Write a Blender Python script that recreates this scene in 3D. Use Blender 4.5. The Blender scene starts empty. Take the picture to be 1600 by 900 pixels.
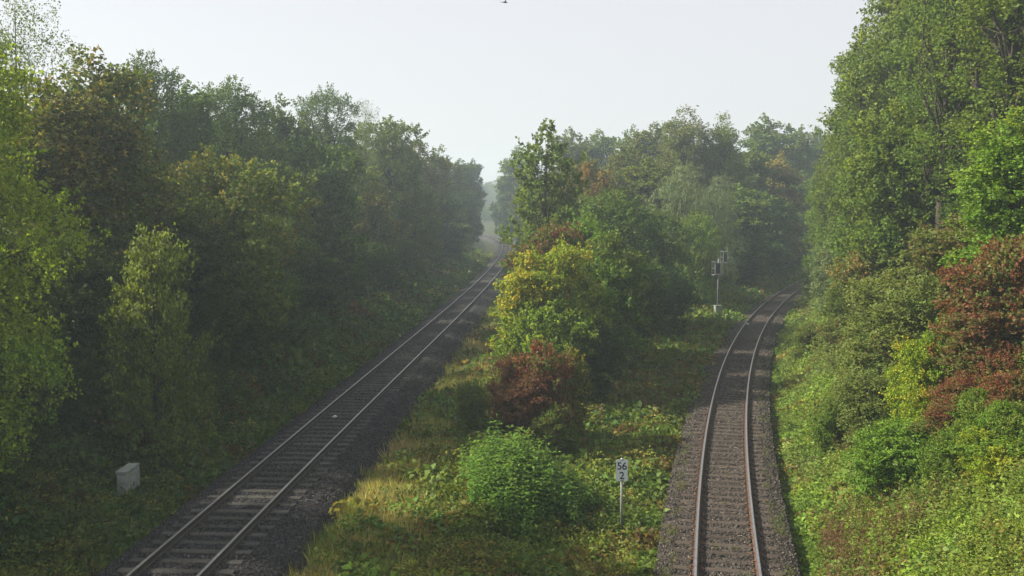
import bpy, math, random
import numpy as np
from mathutils import Vector, Matrix
rng = np.random.default_rng(7)
random.seed(7)
S = bpy.context.scene
C = S.collection
R = math.radians
PI = math.pi

# ------------------------------------------------------------------ camera, light, exposure
F = 1556.0; HY = 322.0; CH = 7.85          # focal length in photo pixels, horizon row, camera height over the left rails
cam = bpy.data.cameras.new('camera'); camo = bpy.data.objects.new('camera', cam); C.objects.link(camo)
cam.sensor_width = 36; cam.lens = 36 * F / 1600
cam.clip_start = 0.1; cam.clip_end = 4000
camo.location = (0, 0, CH)
camo.rotation_euler = (PI/2 - math.atan((450 - HY) / F), 0, 0)
S.camera = camo
SUN_AZ = R(-84)        # from +Y, negative = to the left
SUN_EL = R(38)
w = bpy.data.worlds.new('World'); S.world = w; w.use_nodes = True
nt = w.node_tree; nt.nodes.clear()
out = nt.nodes.new('ShaderNodeOutputWorld'); bg = nt.nodes.new('ShaderNodeBackground')
sky = nt.nodes.new('ShaderNodeTexSky'); sky.sky_type = 'NISHITA'; sky.sun_disc = False
sky.sun_elevation = SUN_EL; sky.sun_rotation = SUN_AZ
sky.air_density = 1.0; sky.dust_density = 2.0; sky.ozone_density = 1.0
fog = nt.nodes.new('ShaderNodeMix'); fog.data_type = 'RGBA'; fog.blend_type = 'MIX'
fog.inputs[0].default_value = 0.68; fog.inputs[7].default_value = (9.9, 9.65, 9.7, 1)   # thin high fog veiling the sky
nt.links.new(sky.outputs[0], fog.inputs[6]); nt.links.new(fog.outputs[2], bg.inputs[0])
bg.inputs[1].default_value = 0.050
nt.links.new(bg.outputs[0], out.inputs[0])
sl = bpy.data.lights.new('sun', 'SUN'); so = bpy.data.objects.new('sun', sl); C.objects.link(so)
sl.energy = 5.0; sl.angle = R(1.5); sl.color = (1.0, 0.92, 0.74)
sd = Vector((math.sin(SUN_AZ)*math.cos(SUN_EL), math.cos(SUN_AZ)*math.cos(SUN_EL), math.sin(SUN_EL)))
so.rotation_euler = (-sd).to_track_quat('-Z', 'Y').to_euler()
S.view_settings.view_transform = 'Standard'; S.view_settings.look = 'None'
S.view_settings.exposure = 1.1; S.view_settings.gamma = 1.0
S.cycles.max_bounces = 8; S.cycles.diffuse_bounces = 3; S.cycles.glossy_bounces = 2
S.cycles.transmission_bounces = 4; S.cycles.volume_bounces = 1; S.cycles.transparent_max_bounces = 4
S.cycles.use_denoising = True
S.cycles.caustics_reflective = False; S.cycles.caustics_refractive = False
HAZE = 0.0011

# ------------------------------------------------------------------ materials
def newmat(name):
    m = bpy.data.materials.new(name); m.use_nodes = True; t = m.node_tree; t.nodes.clear()
    o = t.nodes.new('ShaderNodeOutputMaterial'); return m, t, o
def N(t, kind, **kw):
    n = t.nodes.new(kind)
    for k, v in kw.items(): setattr(n, k, v)
    return n
def mixrgb(t, fac, a, b, blend='MIX'):
    n = N(t, 'ShaderNodeMix', data_type='RGBA', blend_type=blend)
    for sock, v in ((0, fac), (6, a), (7, b)):
        if isinstance(v, (int, float)): n.inputs[sock].default_value = v
        elif isinstance(v, tuple): n.inputs[sock].default_value = (*v, 1)
        else: t.links.new(v, n.inputs[sock])
    return n.outputs[2]
def mathn(t, op, a, b=None, clamp=False):
    n = N(t, 'ShaderNodeMath', operation=op); n.use_clamp = clamp
    for i, v in enumerate((a, b)):
        if v is None: continue
        if isinstance(v, (int, float)): n.inputs[i].default_value = v
        else: t.links.new(v, n.inputs[i])
    return n.outputs[0]
def noise(t, scale, detail=4, rough=.6, coords=None):
    n = N(t, 'ShaderNodeTexNoise'); n.inputs['Scale'].default_value = scale
    n.inputs['Detail'].default_value = detail; n.inputs['Roughness'].default_value = rough
    if coords is not None: t.links.new(coords, n.inputs['Vector'])
    return n
def geopos(t): return N(t, 'ShaderNodeNewGeometry').outputs['Position']
def ramp(t, fac, stops):
    n = N(t, 'ShaderNodeValToRGB'); t.links.new(fac, n.inputs[0]); e = n.color_ramp.elements
    e[0].position = stops[0][0]; e[0].color = (*stops[0][1], 1); e[1].position = stops[-1][0]; e[1].color = (*stops[-1][1], 1)
    for p, c in stops[1:-1]:
        k = e.new(p); k.color = (*c, 1)
    return n.outputs[0]
def leafshader(t, o, colour, transl=.38, rough=.5):
    d = N(t, 'ShaderNodeBsdfPrincipled'); t.links.new(colour, d.inputs['Base Color'])
    d.inputs['Roughness'].default_value = .55; d.inputs['Specular IOR Level'].default_value = .12
    tr = N(t, 'ShaderNodeBsdfTranslucent')
    c2 = mixrgb(t, 1.0, colour, (1.25, 1.2, .55), 'MULTIPLY'); t.links.new(c2, tr.inputs[0])
    mx = N(t, 'ShaderNodeMixShader'); mx.inputs[0].default_value = transl
    t.links.new(d.outputs[0], mx.inputs[1]); t.links.new(tr.outputs[0], mx.inputs[2]); t.links.new(mx.outputs[0], o.inputs[0])
# leaves of trees and shrubs: base colour on the object, second colour (autumn tint, on some trees painted sunlight) as a property, leaf-to-leaf variation on the mesh
M = {}
def leaf_material(name, inst):
    m, t, o = newmat(name)
    v = N(t, 'ShaderNodeAttribute', attribute_type='GEOMETRY', attribute_name='leafvar').outputs['Fac']
    cl = N(t, 'ShaderNodeAttribute', attribute_type='GEOMETRY', attribute_name='spray').outputs['Fac']
    if inst:
        base = N(t, 'ShaderNodeAttribute', attribute_type='INSTANCER', attribute_name='icol').outputs['Color']
        c = base
    else:
        base = N(t, 'ShaderNodeObjectInfo').outputs['Color']
        aut = N(t, 'ShaderNodeAttribute', attribute_type='OBJECT', attribute_name='autumn').outputs['Color']
        amt = N(t, 'ShaderNodeAttribute', attribute_type='OBJECT', attribute_name='turned').outputs['Fac']
        s = mathn(t, 'ADD', mathn(t, 'MULTIPLY', cl, .6), mathn(t, 'MULTIPLY', v, .4))
        f = mathn(t, 'MULTIPLY', mathn(t, 'SUBTRACT', s, mathn(t, 'SUBTRACT', 1.0, amt)), 5.0, True)
        c = mixrgb(t, f, base, aut)
    k = mathn(t, 'ADD', .62, mathn(t, 'MULTIPLY', v, .76))
    cmb = N(t, 'ShaderNodeCombineColor')
    t.links.new(mathn(t, 'MULTIPLY', k, mathn(t, 'ADD', .84, mathn(t, 'MULTIPLY', cl, .34))), cmb.inputs[0])
    t.links.new(k, cmb.inputs[1]); t.links.new(mathn(t, 'MULTIPLY', k, 1.0), cmb.inputs[2])
    c = mixrgb(t, 1.0, c, cmb.outputs[0], 'MULTIPLY')
    leafshader(t, o, c)
    return m
M['leaf'] = leaf_material('leaf', False)
M['herb'] = leaf_material('herb', True)
def simple(name, col, rough=.8, metal=0, nscale=0, ncol=None, bump=0, spec=.3, bscale=None):
    m, t, o = newmat(name); p = N(t, 'ShaderNodeBsdfPrincipled'); t.links.new(p.outputs[0], o.inputs[0])
    p.inputs['Roughness'].default_value = rough; p.inputs['Metallic'].default_value = metal; p.inputs['Specular IOR Level'].default_value = spec
    p.inputs['Base Color'].default_value = (*col, 1)
    if nscale:
        co = N(t, 'ShaderNodeTexCoord').outputs['Object']
        n = noise(t, nscale, 5, .65, co)
        t.links.new(ramp(t, n.outputs[0], [(.35, col), (.65, ncol or tuple(c*.6 for c in col))]), p.inputs['Base Color'])
        if bump:
            b = N(t, 'ShaderNodeBump'); b.inputs['Strength'].default_value = bump; b.inputs['Distance'].default_value = .02
            n2 = noise(t, bscale or nscale*3, 5, .7, co); t.links.new(n2.outputs[0], b.inputs['Height']); t.links.new(b.outputs[0], p.inputs['Normal'])
    return m
M['bark'] = simple('bark', (.075, .06, .045), .9, 0, 4, (.035, .03, .024), .8, bscale=14)
M['birchbark'] = simple('birch_bark', (.16, .15, .13), .8, 0, 5, (.05, .045, .04), .4)
M['steel'] = simple('worn_rail_head', (.50, .50, .52), .34, 1.0, 9, (.34, .33, .33), 0)
M['dullsteel'] = simple('dull_rail_head', (.34, .335, .33), .4, 1.0, 9, (.25, .245, .24), 0)
M['rust'] = simple('rusty_rail_side', (.12, .068, .045), .85, 0, 12, (.075, .043, .03), .3)
M['darkrust'] = simple('dull_rail_side', (.055, .045, .038), .85, 0, 12, (.035, .028, .024), .3)
M['galv'] = simple('galvanised_steel', (.34, .35, .36), .5, .35, 6, (.24, .25, .26))
M['signalgrey'] = simple('dull_signal_steel', (.17, .18, .19), .6, .1, 6, (.11, .12, .125))
M['boxgrey'] = simple('grey_cabinet', (.30, .33, .31), .75, 0, 5, (.18, .21, .18), .15)
M['paint'] = simple('white_sign_face', (.72, .78, .82), .5, 0, 3, (.62, .68, .70))
M['black'] = simple('black_lettering', (.02, .02, .025), .6)
M['dark'] = simple('dark_panel', (.05, .055, .06), .7, 0, 3, (.035, .04, .045))
M['yellow'] = simple('yellow_stake', (.55, .40, .06), .7)
M['wood'] = simple('weathered_post', (.11, .10, .085), .9, 0, 4, (.06, .055, .05))
M['pale'] = simple('pale_stone', (.55, .53, .5), .8)
M['straw'] = simple('straw', (.26, .21, .15), .9)
M['feather'] = simple('dark_feathers', (.04, .04, .045), .8)
# sleepers: weathered timber, each with its own tone
def sleeper_mat(name, a, b):
    m, t, o = newmat(name); p = N(t, 'ShaderNodeBsdfPrincipled'); t.links.new(p.outputs[0], o.inputs[0])
    p.inputs['Roughness'].default_value = .85; p.inputs['Specular IOR Level'].default_value = .2
    co = N(t, 'ShaderNodeTexCoord').outputs['Object']; mp = N(t, 'ShaderNodeMapping'); mp.inputs['Scale'].default_value = (1.5, 22, 22)
    t.links.new(co, mp.inputs[0]); n = noise(t, 1.0, 6, .7, mp.outputs[0])
    rnd = N(t, 'ShaderNodeObjectInfo').outputs['Random']
    c = ramp(t, n.outputs[0], [(.3, b), (.7, a)])
    k = mathn(t, 'ADD', .7, mathn(t, 'MULTIPLY', rnd, .6)); cc = N(t, 'ShaderNodeCombineColor')
    for i in range(3): t.links.new(k, cc.inputs[i])
    t.links.new(mixrgb(t, 1.0, c, cc.outputs[0], 'MULTIPLY'), p.inputs['Base Color'])
    bp = N(t, 'ShaderNodeBump'); bp.inputs['Strength'].default_value = .6; bp.inputs['Distance'].default_value = .015
    t.links.new(n.outputs[0], bp.inputs['Height']); t.links.new(bp.outputs[0], p.inputs['Normal'])
    return m
M['sleeperL'] = sleeper_mat('grey_sleeper', (.074, .069, .061), (.030, .028, .026))
M['sleeperR'] = sleeper_mat('brown_sleeper', (.074, .057, .046), (.034, .026, .022))
def ballast_mat(name, a, b, c3):
    m, t, o = newmat(name); p = N(t, 'ShaderNodeBsdfPrincipled'); t.links.new(p.outputs[0], o.inputs[0])
    p.inputs['Roughness'].default_value = .9; p.inputs['Specular IOR Level'].default_value = .2
    P = geopos(t)
    vo = N(t, 'ShaderNodeTexVoronoi'); vo.inputs['Scale'].default_value = 17; t.links.new(P, vo.inputs['Vector'])
    n = noise(t, .6, 4, .6, P)
    sc = N(t, 'ShaderNodeSeparateColor'); t.links.new(vo.outputs['Color'], sc.inputs[0])
    c1 = ramp(t, sc.outputs[0], [(0, b), (.6, a), (1, tuple(min(1, x*1.7) for x in a))])
    t.links.new(mixrgb(t, ramp(t, n.outputs[0], [(.4, (0, 0, 0)), (.65, (1, 1, 1))]), c1, c3), p.inputs['Base Color'])
    bp = N(t, 'ShaderNodeBump'); bp.inputs['Strength'].default_value = 1; bp.inputs['Distance'].default_value = .05; bp.invert = True
    t.links.new(vo.outputs['Distance'], bp.inputs['Height']); t.links.new(bp.outputs[0], p.inputs['Normal'])
    return m
M['ballastL'] = ballast_mat('dark_ballast', (.045, .042, .044), (.016, .015, .017), (.03, .027, .025))
M['ballastR'] = ballast_mat('brown_ballast', (.062, .053, .047), (.024, .020, .018), (.04, .034, .028))
def stone_mat():
    m, t, o = newmat('stone'); p = N(t, 'ShaderNodeBsdfPrincipled'); t.links.new(p.outputs[0], o.inputs[0])
    p.inputs['Roughness'].default_value = .85; p.inputs['Specular IOR Level'].default_value = .25
    t.links.new(N(t, 'ShaderNodeAttribute', attribute_type='INSTANCER', attribute_name='icol').outputs['Color'], p.inputs['Base Color'])
    return m
M['stone'] = stone_mat()
def ground_mat():
    m, t, o = newmat('soil_and_moss'); p = N(t, 'ShaderNodeBsdfPrincipled'); t.links.new(p.outputs[0], o.inputs[0])
    p.inputs['Roughness'].default_value = .95; p.inputs['Specular IOR Level'].default_value = .1
    P = geopos(t); n = noise(t, .35, 6, .65, P); n2 = noise(t, 5, 6, .7, P)
    a = ramp(t, n.outputs[0], [(.35, (.035, .05, .018)), (.55, (.05, .06, .022)), (.7, (.07, .055, .03))])
    b = ramp(t, n2.outputs[0], [(.3, (.4, .4, .4)), (.7, (1.3, 1.3, 1.3))])
    t.links.new(mixrgb(t, 1.0, a, b, 'MULTIPLY'), p.inputs['Base Color'])
    bp = N(t, 'ShaderNodeBump'); bp.inputs['Strength'].default_value = 1; bp.inputs['Distance'].default_value = .15
    t.links.new(n2.outputs[0], bp.inputs['Height']); t.links.new(bp.outputs[0], p.inputs['Normal'])
    return m
M['ground'] = ground_mat()

# ------------------------------------------------------------------ object helpers
def tag(o, label=None, cat=None, group=None, kind=None):
    if label: o['label'] = label
    if cat: o['category'] = cat
    if group: o['group'] = group
    if kind: o['kind'] = kind
    return o
def link(name, data, parent=None, loc=None):
    o = bpy.data.objects.new(name, data); C.objects.link(o)
    if parent: o.parent = parent
    if loc is not None: o.location = loc
    return o
def empty(name, loc, rz=0, scale=None):
    o = bpy.data.objects.new(name, None); C.objects.link(o); o.location = loc; o.rotation_euler = (0, 0, rz)
    o.empty_display_size = .3
    if scale is not None: o.scale = scale
    return o
def mesh(name, verts, faces, mats, mi=None, smooth=False):
    me = bpy.data.meshes.new(name); me.from_pydata([tuple(v) for v in verts], [], faces)
    for m in (mats if isinstance(mats, (list, tuple)) else [mats]): me.materials.append(m)
    if mi is not None: me.polygons.foreach_set('material_index', mi)
    if smooth: me.polygons.foreach_set('use_smooth', [True]*len(faces))
    me.update(); return me
class MB:
    def __init__(s): s.v = []; s.f = []
    def box(s, c, d, rz=0, bev=0):
        b = len(s.v); ca, sa = math.cos(rz), math.sin(rz)
        x, y, z = d[0]/2, d[1]/2, d[2]/2
        for i in (-1, 1):
            for (px, py) in ((-x, -y), (x, -y), (x, y), (-x, y)):
                s.v.append((c[0]+px*ca-py*sa, c[1]+px*sa+py*ca, c[2]+i*z))
        s.f += [(b+3, b+2, b+1, b), (b+4, b+5, b+6, b+7)] + [(b+i, b+(i+1) % 4, b+4+(i+1) % 4, b+4+i) for i in range(4)]
        return s
    def tube(s, pts, rad, n=8, cap=True):
        pts = [Vector(p) for p in pts]; b0 = len(s.v)
        if isinstance(rad, (int, float)): rad = [rad]*len(pts)
        for i, p in enumerate(pts):
            d = (pts[min(i+1, len(pts)-1)] - pts[max(i-1, 0)]).normalized()
            u = d.cross(Vector((0, 1, 0) if abs(d.y) < .9 else (1, 0, 0))).normalized(); v2 = d.cross(u)
            for k in range(n):
                a = 2*PI*k/n; s.v.append(tuple(p + (u*math.cos(a) + v2*math.sin(a))*rad[i]))
        for i in range(len(pts)-1):
            for k in range(n):
                a, b = b0+i*n+k, b0+i*n+(k+1) % n; s.f.append((a, b, b+n, a+n))
        if cap:
            s.f.append(tuple(b0+k for k in reversed(range(n)))); e = b0+(len(pts)-1)*n; s.f.append(tuple(e+k for k in range(n)))
        return s
    def mesh(s, name, m, smooth=False): return mesh(name, s.v, s.f, m, smooth=smooth)

# ------------------------------------------------------------------ the two tracks (centre lines in metres)
ZR = -0.80                                  # the right-hand track lies lower
Lp = np.array([(-8.65,0),(-7.45,21.1),(-6.98,29.2),(-6.5,38.2),(-5.78,51.4),(-4.48,74.9),(-3.28,96.2),(-2.4,115.2),(-1.55,142),(-1.05,182),(-1.6,214),(-3.9,249),(-7.2,271)])
Rp = np.array([(0.6,0),(5.17,23.3),(5.95,27.0),(7.05,32.2),(7.98,36.6),(9.3,42.3),(10.8,48.4),(13.15,57.0),(14.75,62.6),(17.9,72.8),(21.8,84.1),(25.9,95.5),(31.4,109),(35.6,118.6),(41.5,131)])
def fit_path(P, deg, y0, y1, turn, length):
    c = np.polyfit(P[:, 1], P[:, 0], deg, w=np.r_[.05, 3.0, 2.0, np.ones(len(P)-3)])
    ys = np.arange(0, y1 + .01, .5); xs = np.polyval(c, ys)
    pts = [(x, y) for x, y in zip(xs, ys)]
    h0 = math.atan2(xs[1]-xs[0], .5); back = []
    x, y = pts[0]
    for i in range(int(-y0/.5)): x -= math.sin(h0)*.5; y -= math.cos(h0)*.5; back.append((x, y))
    h = math.atan2(xs[-1]-xs[-2], .5); x, y = pts[-1]
    for i in range(int(length/.5)):
        h += turn*.5; x += math.sin(h)*.5; y += math.cos(h)*.5; pts.append((x, y))
    pts = np.array(back[::-1] + pts)
    d = np.r_[0, np.cumsum(np.hypot(*np.diff(pts, axis=0).T))]
    s = np.arange(0, d[-1], .5)
    return np.c_[np.interp(s, d, pts[:, 0]), np.interp(s, d, pts[:, 1])]
PL = fit_path(Lp, 5, -60, 268, -1/260, 160)
PR = fit_path(Rp, 4, -60, 128, 1/230, 190)
def tangents(P):
    t = np.gradient(P, axis=0); return t/np.hypot(t[:, 0], t[:, 1])[:, None]
TL, TR = tangents(PL), tangents(PR)
def lateral(P, T, x, y):                    # signed distance to a path, positive to the right of it
    x = np.atleast_1d(np.asarray(x, float)); y = np.atleast_1d(np.asarray(y, float))
    res = np.empty(x.shape); sub = P[::4]; st = T[::4]
    for a in range(0, len(x), 20000):
        dx = x[a:a+20000, None] - sub[None, :, 0]; dy = y[a:a+20000, None] - sub[None, :, 1]
        i = np.argmin(dx*dx+dy*dy, axis=1); r = np.arange(len(i)); tx, ty = st[i, 0], st[i, 1]
        ddx, ddy = dx[r, i], dy[r, i]
        side = ddx*ty - ddy*tx; along = ddx*tx + ddy*ty
        end = (i == 0) | (i == len(sub)-1)
        res[a:a+20000] = np.where(end, np.sign(side)*np.hypot(side, np.where(np.abs(along) > 2, along, 0)), side)
    return res
def sn(x, y, k, ph=0): return np.sin(x*k+ph+1.3*np.sin(y*k*.7+ph))*np.cos(y*k*.9-ph+1.1*np.sin(x*k*.8))
def ground_z(x, y, detail=True):
    x = np.atleast_1d(np.asarray(x, float)); y = np.atleast_1d(np.asarray(y, float))
    dl = lateral(PL, TL, x, y); dr = lateral(PR, TR, x, y)
    zl, zr = -0.80, ZR - 0.80
    left = zl + np.clip((-dl-4.0)*.56, 0, 4.3)
    right = zr + np.clip((dr-3.1)*.95, 0, 7.4)
    a, b = np.abs(dl), np.abs(dr); t = np.clip((a-2.9)/np.maximum(a+b-5.8, .5), 0, 1); t = t*t*(3-2*t)
    mid = zl*(1-t) + zr*t + np.clip((np.minimum(a, b)-5.5)*.3, 0, 3.0)
    z = np.where(dl < 0, left, np.where(dr > 0, right, mid))
    if detail:
        m = np.clip((np.minimum(a, b)-2.9)/2.5, 0, 1)
        z = z + m*(.14*sn(x, y, .9) + .28*sn(x, y, .31, 2) + .07*sn(x, y, 2.3, 1))
    return z
def gz(x, y): return float(ground_z(x, y)[0])

# ------------------------------------------------------------------ ground sheet
def axis(a, b, near, far, lo, hi):
    v = [lo]; 
    while v[-1] < hi:
        c = v[-1]; d = 0 if a <= c <= b else (a-c if c < a else c-b)
        v.append(c + near + d*far)
    return np.array(v)
gx = axis(-25, 45, .45, .07, -620, 620); gy = axis(5, 90, .5, .05, -160, 760)
X, Y = np.meshgrid(gx, gy); Zg = ground_z(X.ravel(), Y.ravel())
nx, ny = len(gx), len(gy)
me = bpy.data.meshes.new('ground'); V = np.c_[X.ravel(), Y.ravel(), Zg]
me.vertices.add(len(V)); me.vertices.foreach_set('co', V.ravel())
i, j = np.meshgrid(np.arange(nx-1), np.arange(ny-1)); a = (j*nx+i).ravel(); q = np.c_[a, a+1, a+nx+1, a+nx]
me.loops.add(q.size); me.loops.foreach_set('vertex_index', q.ravel().astype(np.int32)); me.polygons.add(len(q))
me.polygons.foreach_set('loop_start', np.arange(0, q.size, 4, dtype=np.int32)); me.update(calc_edges=True)
me.polygons.foreach_set('use_smooth', [True]*len(q)); me.materials.append(M['ground'])
tag(link('ground', me), kind='structure')

# ------------------------------------------------------------------ haze
HX0, HX1, HY0, HY1, HZ0, HZ1 = -640, 640, -175, 790, -3.6, 42
hb = MB().box(((HX0+HX1)/2, (HY0+HY1)/2, (HZ0+HZ1)/2), (HX1-HX0, HY1-HY0, HZ1-HZ0))
mh, t, o = newmat('haze'); pv = N(t, 'ShaderNodeVolumePrincipled'); pv.inputs['Color'].default_value = (.74, .87, 1, 1)
pv.inputs['Density'].default_value = HAZE; pv.inputs['Anisotropy'].default_value = .35
t.links.new(pv.outputs[0], o.inputs['Volume'])
tag(link('haze', hb.mesh('haze', mh)), kind='stuff')

# ------------------------------------------------------------------ ballast beds, sleepers, rails
def sweep(P, T, prof, z, name, mats, mi=None, closed=False, smooth=False, i0=0, i1=None, jitter=0):
    P, T = P[i0:i1], T[i0:i1]; n = len(prof); pr = np.array(prof)
    nx_, ny_ = T[:, 1], -T[:, 0]
    V = np.empty((len(P), n, 3))
    V[:, :, 0] = P[:, 0, None] + nx_[:, None]*pr[None, :, 0]; V[:, :, 1] = P[:, 1, None] + ny_[:, None]*pr[None, :, 0]
    V[:, :, 2] = z + pr[None, :, 1]
    if jitter: V[:, :, 2] += rng.normal(0, jitter, V.shape[:2]); 
    m = n if closed else n-1; F_ = []; MI = []
    for k in range(len(P)-1):
        for s_ in range(m):
            a, b = k*n+s_, k*n+(s_+1) % n; F_.append((a, b, b+n, a+n)); MI.append(mi[s_] if mi else 0)
    return mesh(name, V.reshape(-1, 3), F_, mats, MI, smooth)
def bed_profile(l, r):
    return [(-l-.5, -.95), (-l, -.72), (-l+.25, -.50), (-1.75, -.30), (-1.35, -.222), (-1.0, -.212), (-.6, -.208), (-.2, -.212), (.2, -.212), (.6, -.208), (1.0, -.212), (1.35, -.222), (1.75, -.30), ((1.75+r)/2, -.42), (r-.25, -.55), (r, -.72), (r+.5, -.95)]
LW, RW = (2.2, 2.45), (1.75, 1.85)
tag(link('ballast_bed', sweep(PL, TL, bed_profile(*LW), 0, 'ballast_bed', M['ballastL'], smooth=True, jitter=.012)), kind='structure')
tag(link('ballast_bed', sweep(PR, TR, bed_profile(*RW), ZR, 'ballast_bed', M['ballastR'], smooth=True, jitter=.012)), kind='structure')
RAILP = [(-.07, -.165), (.07, -.165), (.07, -.15), (.012, -.13), (.012, -.05), (.036, -.038), (.036, -.006), (.026, 0), (-.026, 0), (-.036, -.006), (-.036, -.038), (-.012, -.05), (-.012, -.13), (-.07, -.15)]
RMI = [1, 1, 1, 1, 1, 1, 0, 0, 0, 1, 1, 1, 1, 1]
RAILP = RAILP[::-1]; RMI = [1, 1, 1, 1, 0, 0, 0, 1, 1, 1, 1, 1, 1, 1]
def build_track(P, T, z, smat, rmat, label, s0, s1):
    root = empty('railway_track', (0, 0, 0)); tag(root, label, 'railway track', 'railway tracks in the cutting')
    for off in (-.7525, .7525):
        link('rail', sweep(P, T, [(x+off, y) for x, y in RAILP], z, 'rail', [M['steel'] if z < -.1 else M['dullsteel'], rmat], RMI, closed=True, i0=s0*2, i1=s1*2), root)
    # timber sleeper, worn edges
    def slv(seed):
        r = random.Random(seed); L, W, Hh = 2.6, .25, .16; b = .018; mb = MB()
        xs = [-L/2, -L/2+.03, -.6, 0, .6, L/2-.03, L/2]; pr = [(-W/2, -Hh), (-W/2, -b), (-W/2+b, 0), (W/2-b, 0), (W/2, -b), (W/2, -Hh)]
        for i_, x in enumerate(xs):
            k = .93 if i_ in (0, 6) else 1
            for (yy, zz) in pr: mb.v.append((x, yy*k+r.uniform(-.006, .006), zz + (r.uniform(-.007, .005) if zz > -.1 else 0)))
        n = 6
        for i_ in range(6):
            for k in range(5): a = i_*n+k; mb.f.append((a, a+n, a+n+1, a+1))
        mb.f += [tuple(range(6)), tuple(36+5-k for k in range(6))]
        return mb.mesh('sleeper', smat)
    sm = [slv(k) for k in range(5)]
    step = .62; cnt = 0; far = MB(); fast = MB(); k = 0; s = s0 + 1.0; r = random.Random(3)
    L = []
    while s < s1 - 1:
        q = s*2; i_ = int(q); fr = q-i_; p = P[i_]*(1-fr)+P[i_+1]*fr; L.append((p, T[i_])); s += step + r.uniform(-.02, .02)
    vis = [(p, t_) for p, t_ in L if p[1] > 17]; hid = [(p, t_) for p, t_ in L if p[1] <= 17]
    for n_, (p, t_) in enumerate(vis):
        a = math.atan2(-t_[0], t_[1]) + r.uniform(-.012, .012)
        if n_ < 298:
            o_ = link('sleeper', sm[n_ % 5], root, (p[0]+r.uniform(-.02, .02), p[1], z-.172+r.uniform(-.008, .006))); o_.rotation_euler = (0, 0, a)
        else: far.box((p[0], p[1], z-.25), (2.6, .25, .155), a)
        if n_ < 110:
            for off in (-.7525, .7525):
                for sd_ in (-.11, .11):
                    cx, cy = p[0]+t_[1]*(off+sd_), p[1]-t_[0]*(off+sd_)
                    fast.box((cx, cy, z-.155), (.11, .16, .022), a); fast.box((cx, cy, z-.128), (.045, .055, .05), a+.3)
    for p, t_ in hid: far.box((p[0], p[1], z-.25), (2.6, .25, .155), math.atan2(-t_[0], t_[1]))
    tag(link('distant_sleepers', far.mesh('distant_sleepers', smat), root), kind='stuff')
    tag(link('rail_fastenings', fast.mesh('rail_fastenings', M['rust'] if z < -.1 else M['darkrust']), root), kind='stuff')
build_track(PL, TL, 0, M['sleeperL'], M['darkrust'], 'straight shaded grey track that curves away left in the far mist', 35, int(len(PL)/2)-1)
build_track(PR, TR, ZR, M['sleeperR'], M['rust'], 'rusty track bending right behind the tall trees', 35, int(len(PR)/2)-1)

# ------------------------------------------------------------------ scattering by geometry nodes (uncountable growth and stones only)
def scatter(name, templates, pts, rot, scl, col, idx, kind='stuff', label=None):
    me = bpy.data.meshes.new(name); n = len(pts); me.vertices.add(n); me.vertices.foreach_set('co', np.asarray(pts, np.float32).ravel())
    def att(nm, ty, arr, key):
        a_ = me.attributes.new(nm, ty, 'POINT'); a_.data.foreach_set(key, np.ascontiguousarray(arr, dtype=np.int32 if ty == 'INT' else np.float32).ravel())
    att('irot', 'FLOAT_VECTOR', rot, 'vector'); att('iscl', 'FLOAT_VECTOR', scl, 'vector'); att('ipick', 'INT', idx, 'value')
    att('icol', 'FLOAT_COLOR', np.c_[col, np.ones(n)], 'color')
    me.update()
    o_ = link(name, me)
    cl = bpy.data.collections.new(name+'_pieces')
    for m_ in templates:
        t_ = bpy.data.objects.new(m_.name, m_); cl.objects.link(t_)
    g = bpy.data.node_groups.new(name+'_growth', 'GeometryNodeTree')
    g.interface.new_socket('Geometry', in_out='INPUT', socket_type='NodeSocketGeometry'); g.interface.new_socket('Geometry', in_out='OUTPUT', socket_type='NodeSocketGeometry')
    gi, go = g.nodes.new('NodeGroupInput'), g.nodes.new('NodeGroupOutput')
    ci = g.nodes.new('GeometryNodeCollectionInfo'); ci.inputs['Collection'].default_value = cl
    ci.inputs['Separate Children'].default_value = True; ci.inputs['Reset Children'].default_value = True
    ip = g.nodes.new('GeometryNodeInstanceOnPoints'); ip.inputs['Pick Instance'].default_value = True
    def na(nm, ty):
        x = g.nodes.new('GeometryNodeInputNamedAttribute'); x.data_type = ty; x.inputs['Name'].default_value = nm; return x.outputs['Attribute']
    eu = g.nodes.new('FunctionNodeEulerToRotation'); g.links.new(na('irot', 'FLOAT_VECTOR'), eu.inputs[0])
    g.links.new(gi.outputs[0], ip.inputs['Points']); g.links.new(ci.outputs[0], ip.inputs['Instance'])
    g.links.new(na('ipick', 'INT'), ip.inputs['Instance Index']); g.links.new(eu.outputs[0], ip.inputs['Rotation'])
    g.links.new(na('iscl', 'FLOAT_VECTOR'), ip.inputs['Scale']); g.links.new(ip.outputs[0], go.inputs[0])
    md = o_.modifiers.new('growth', 'NODES'); md.node_group = g
    tag(o_, kind=kind)
    return o_

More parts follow.
